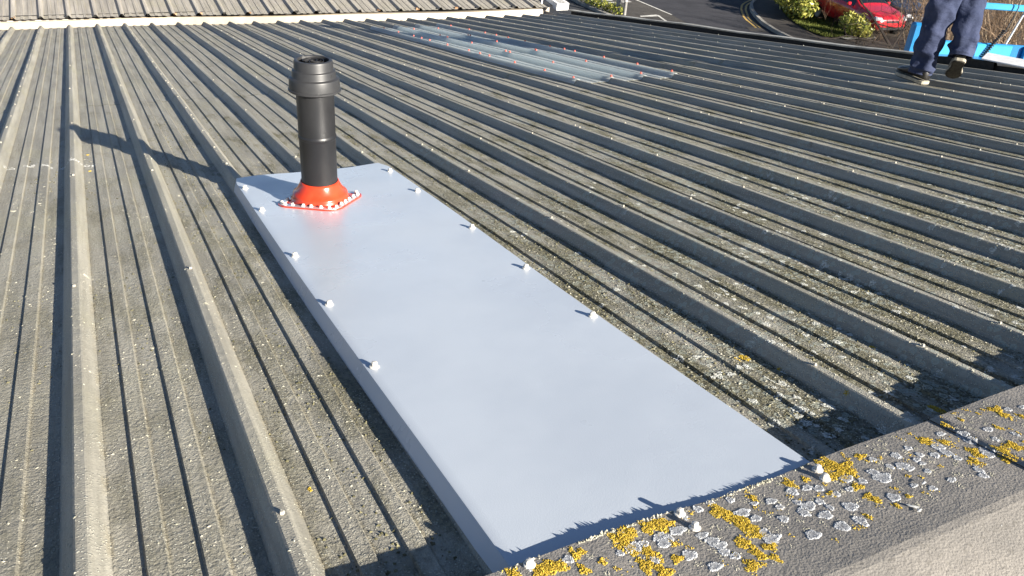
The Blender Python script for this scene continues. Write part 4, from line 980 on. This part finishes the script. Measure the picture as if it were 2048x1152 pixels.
for hand, sx in ((16, -1), (20, 1)):          # thumbs and fingers
    h = Vector(J[hand]); d = (h-Vector(J[hand-1])).normalized(); s = Vector((1, 0, 0))
    for f, (off, L) in enumerate(((-.026, .070), (-.009, .082), (.009, .076), (.025, .058))):
        a = len(J); J += [tuple(h+d*.03+s*off+Vector((0, off*.3, 0))), tuple(h+d*(.03+L*.55)+s*off+Vector((0, .008, 0))), tuple(h+d*(.03+L*.9)+s*off+Vector((0, .028, 0)))]
        E += [(hand, a), (a, a+1), (a+1, a+2)]; Rr += [.0095, .0088, .0078]
    a = len(J); J += [tuple(h+s*(-sx*.035)+Vector((0, .015, 0))), tuple(h+d*.035+s*(-sx*.05)+Vector((0, .025, 0)))]; E += [(hand, a), (a, a+1)]; Rr += [.012, .0095]
skin_fig('body', J, E, Rr, M_skin, 0)
JJ = [(.11, .02, .99), (.11, .01, 1.15), (.11, .02, 1.34), (.11, .03, 1.455), (-.07, .02, 1.41), (-.135, -.04, 1.16), (-.122, .055, .955), (.29, .02, 1.41), (.355, .06, 1.16), (.342, .18, 1.005)]
skin_fig('jacket', JJ, [(0, 1), (1, 2), (2, 3), (3, 4), (4, 5), (5, 6), (3, 7), (7, 8), (8, 9)], [(.175, .13), (.165, .12), (.18, .125), (.085, .08), .075, .062, .048, .075, .062, .048], M_jack, 0)
mb = MB(); mb.lathe([(.001, .108), (.05, .098), (.083, .06), (.092, .02), (.088, -.03), (.07, -.07), (.06, -.08)], 20, (.11, .045, 1.70)); o = mb.build('hair', simple('brown_hair', (.05, .03, .018), .6, .3), pe, True); o.scale = (.86, 1, 1); o.location = (.0154, 0, 0)
fc = MB(); fc.lathe([(.001, .03), (.012, .008), (.015, -.012), (.001, -.018)], 8, (.11, .153, 1.645)); fc.build('nose', M_skin, pe, True)
for s in (-1, 1):
    fc = MB(); fc.lathe([(.001, .012), (.010, .006), (.012, 0), (.010, -.006), (.001, -.012)], 10, (.11+s*.031, .135, 1.668)); fc.build('eye', M_platew, pe, True)
    fc = MB(); fc.lathe([(.001, .032), (.012, .02), (.014, 0), (.009, -.022), (.001, -.03)], 8, (.11+s*.078, .06, 1.655)); fc.build('ear', M_skin, pe, True)
mb = MB(); mb.box((.11, .143, 1.60), (.042, .01, .009), None, .003); mb.build('mouth', simple('lips', (.36, .16, .13), .5), pe)
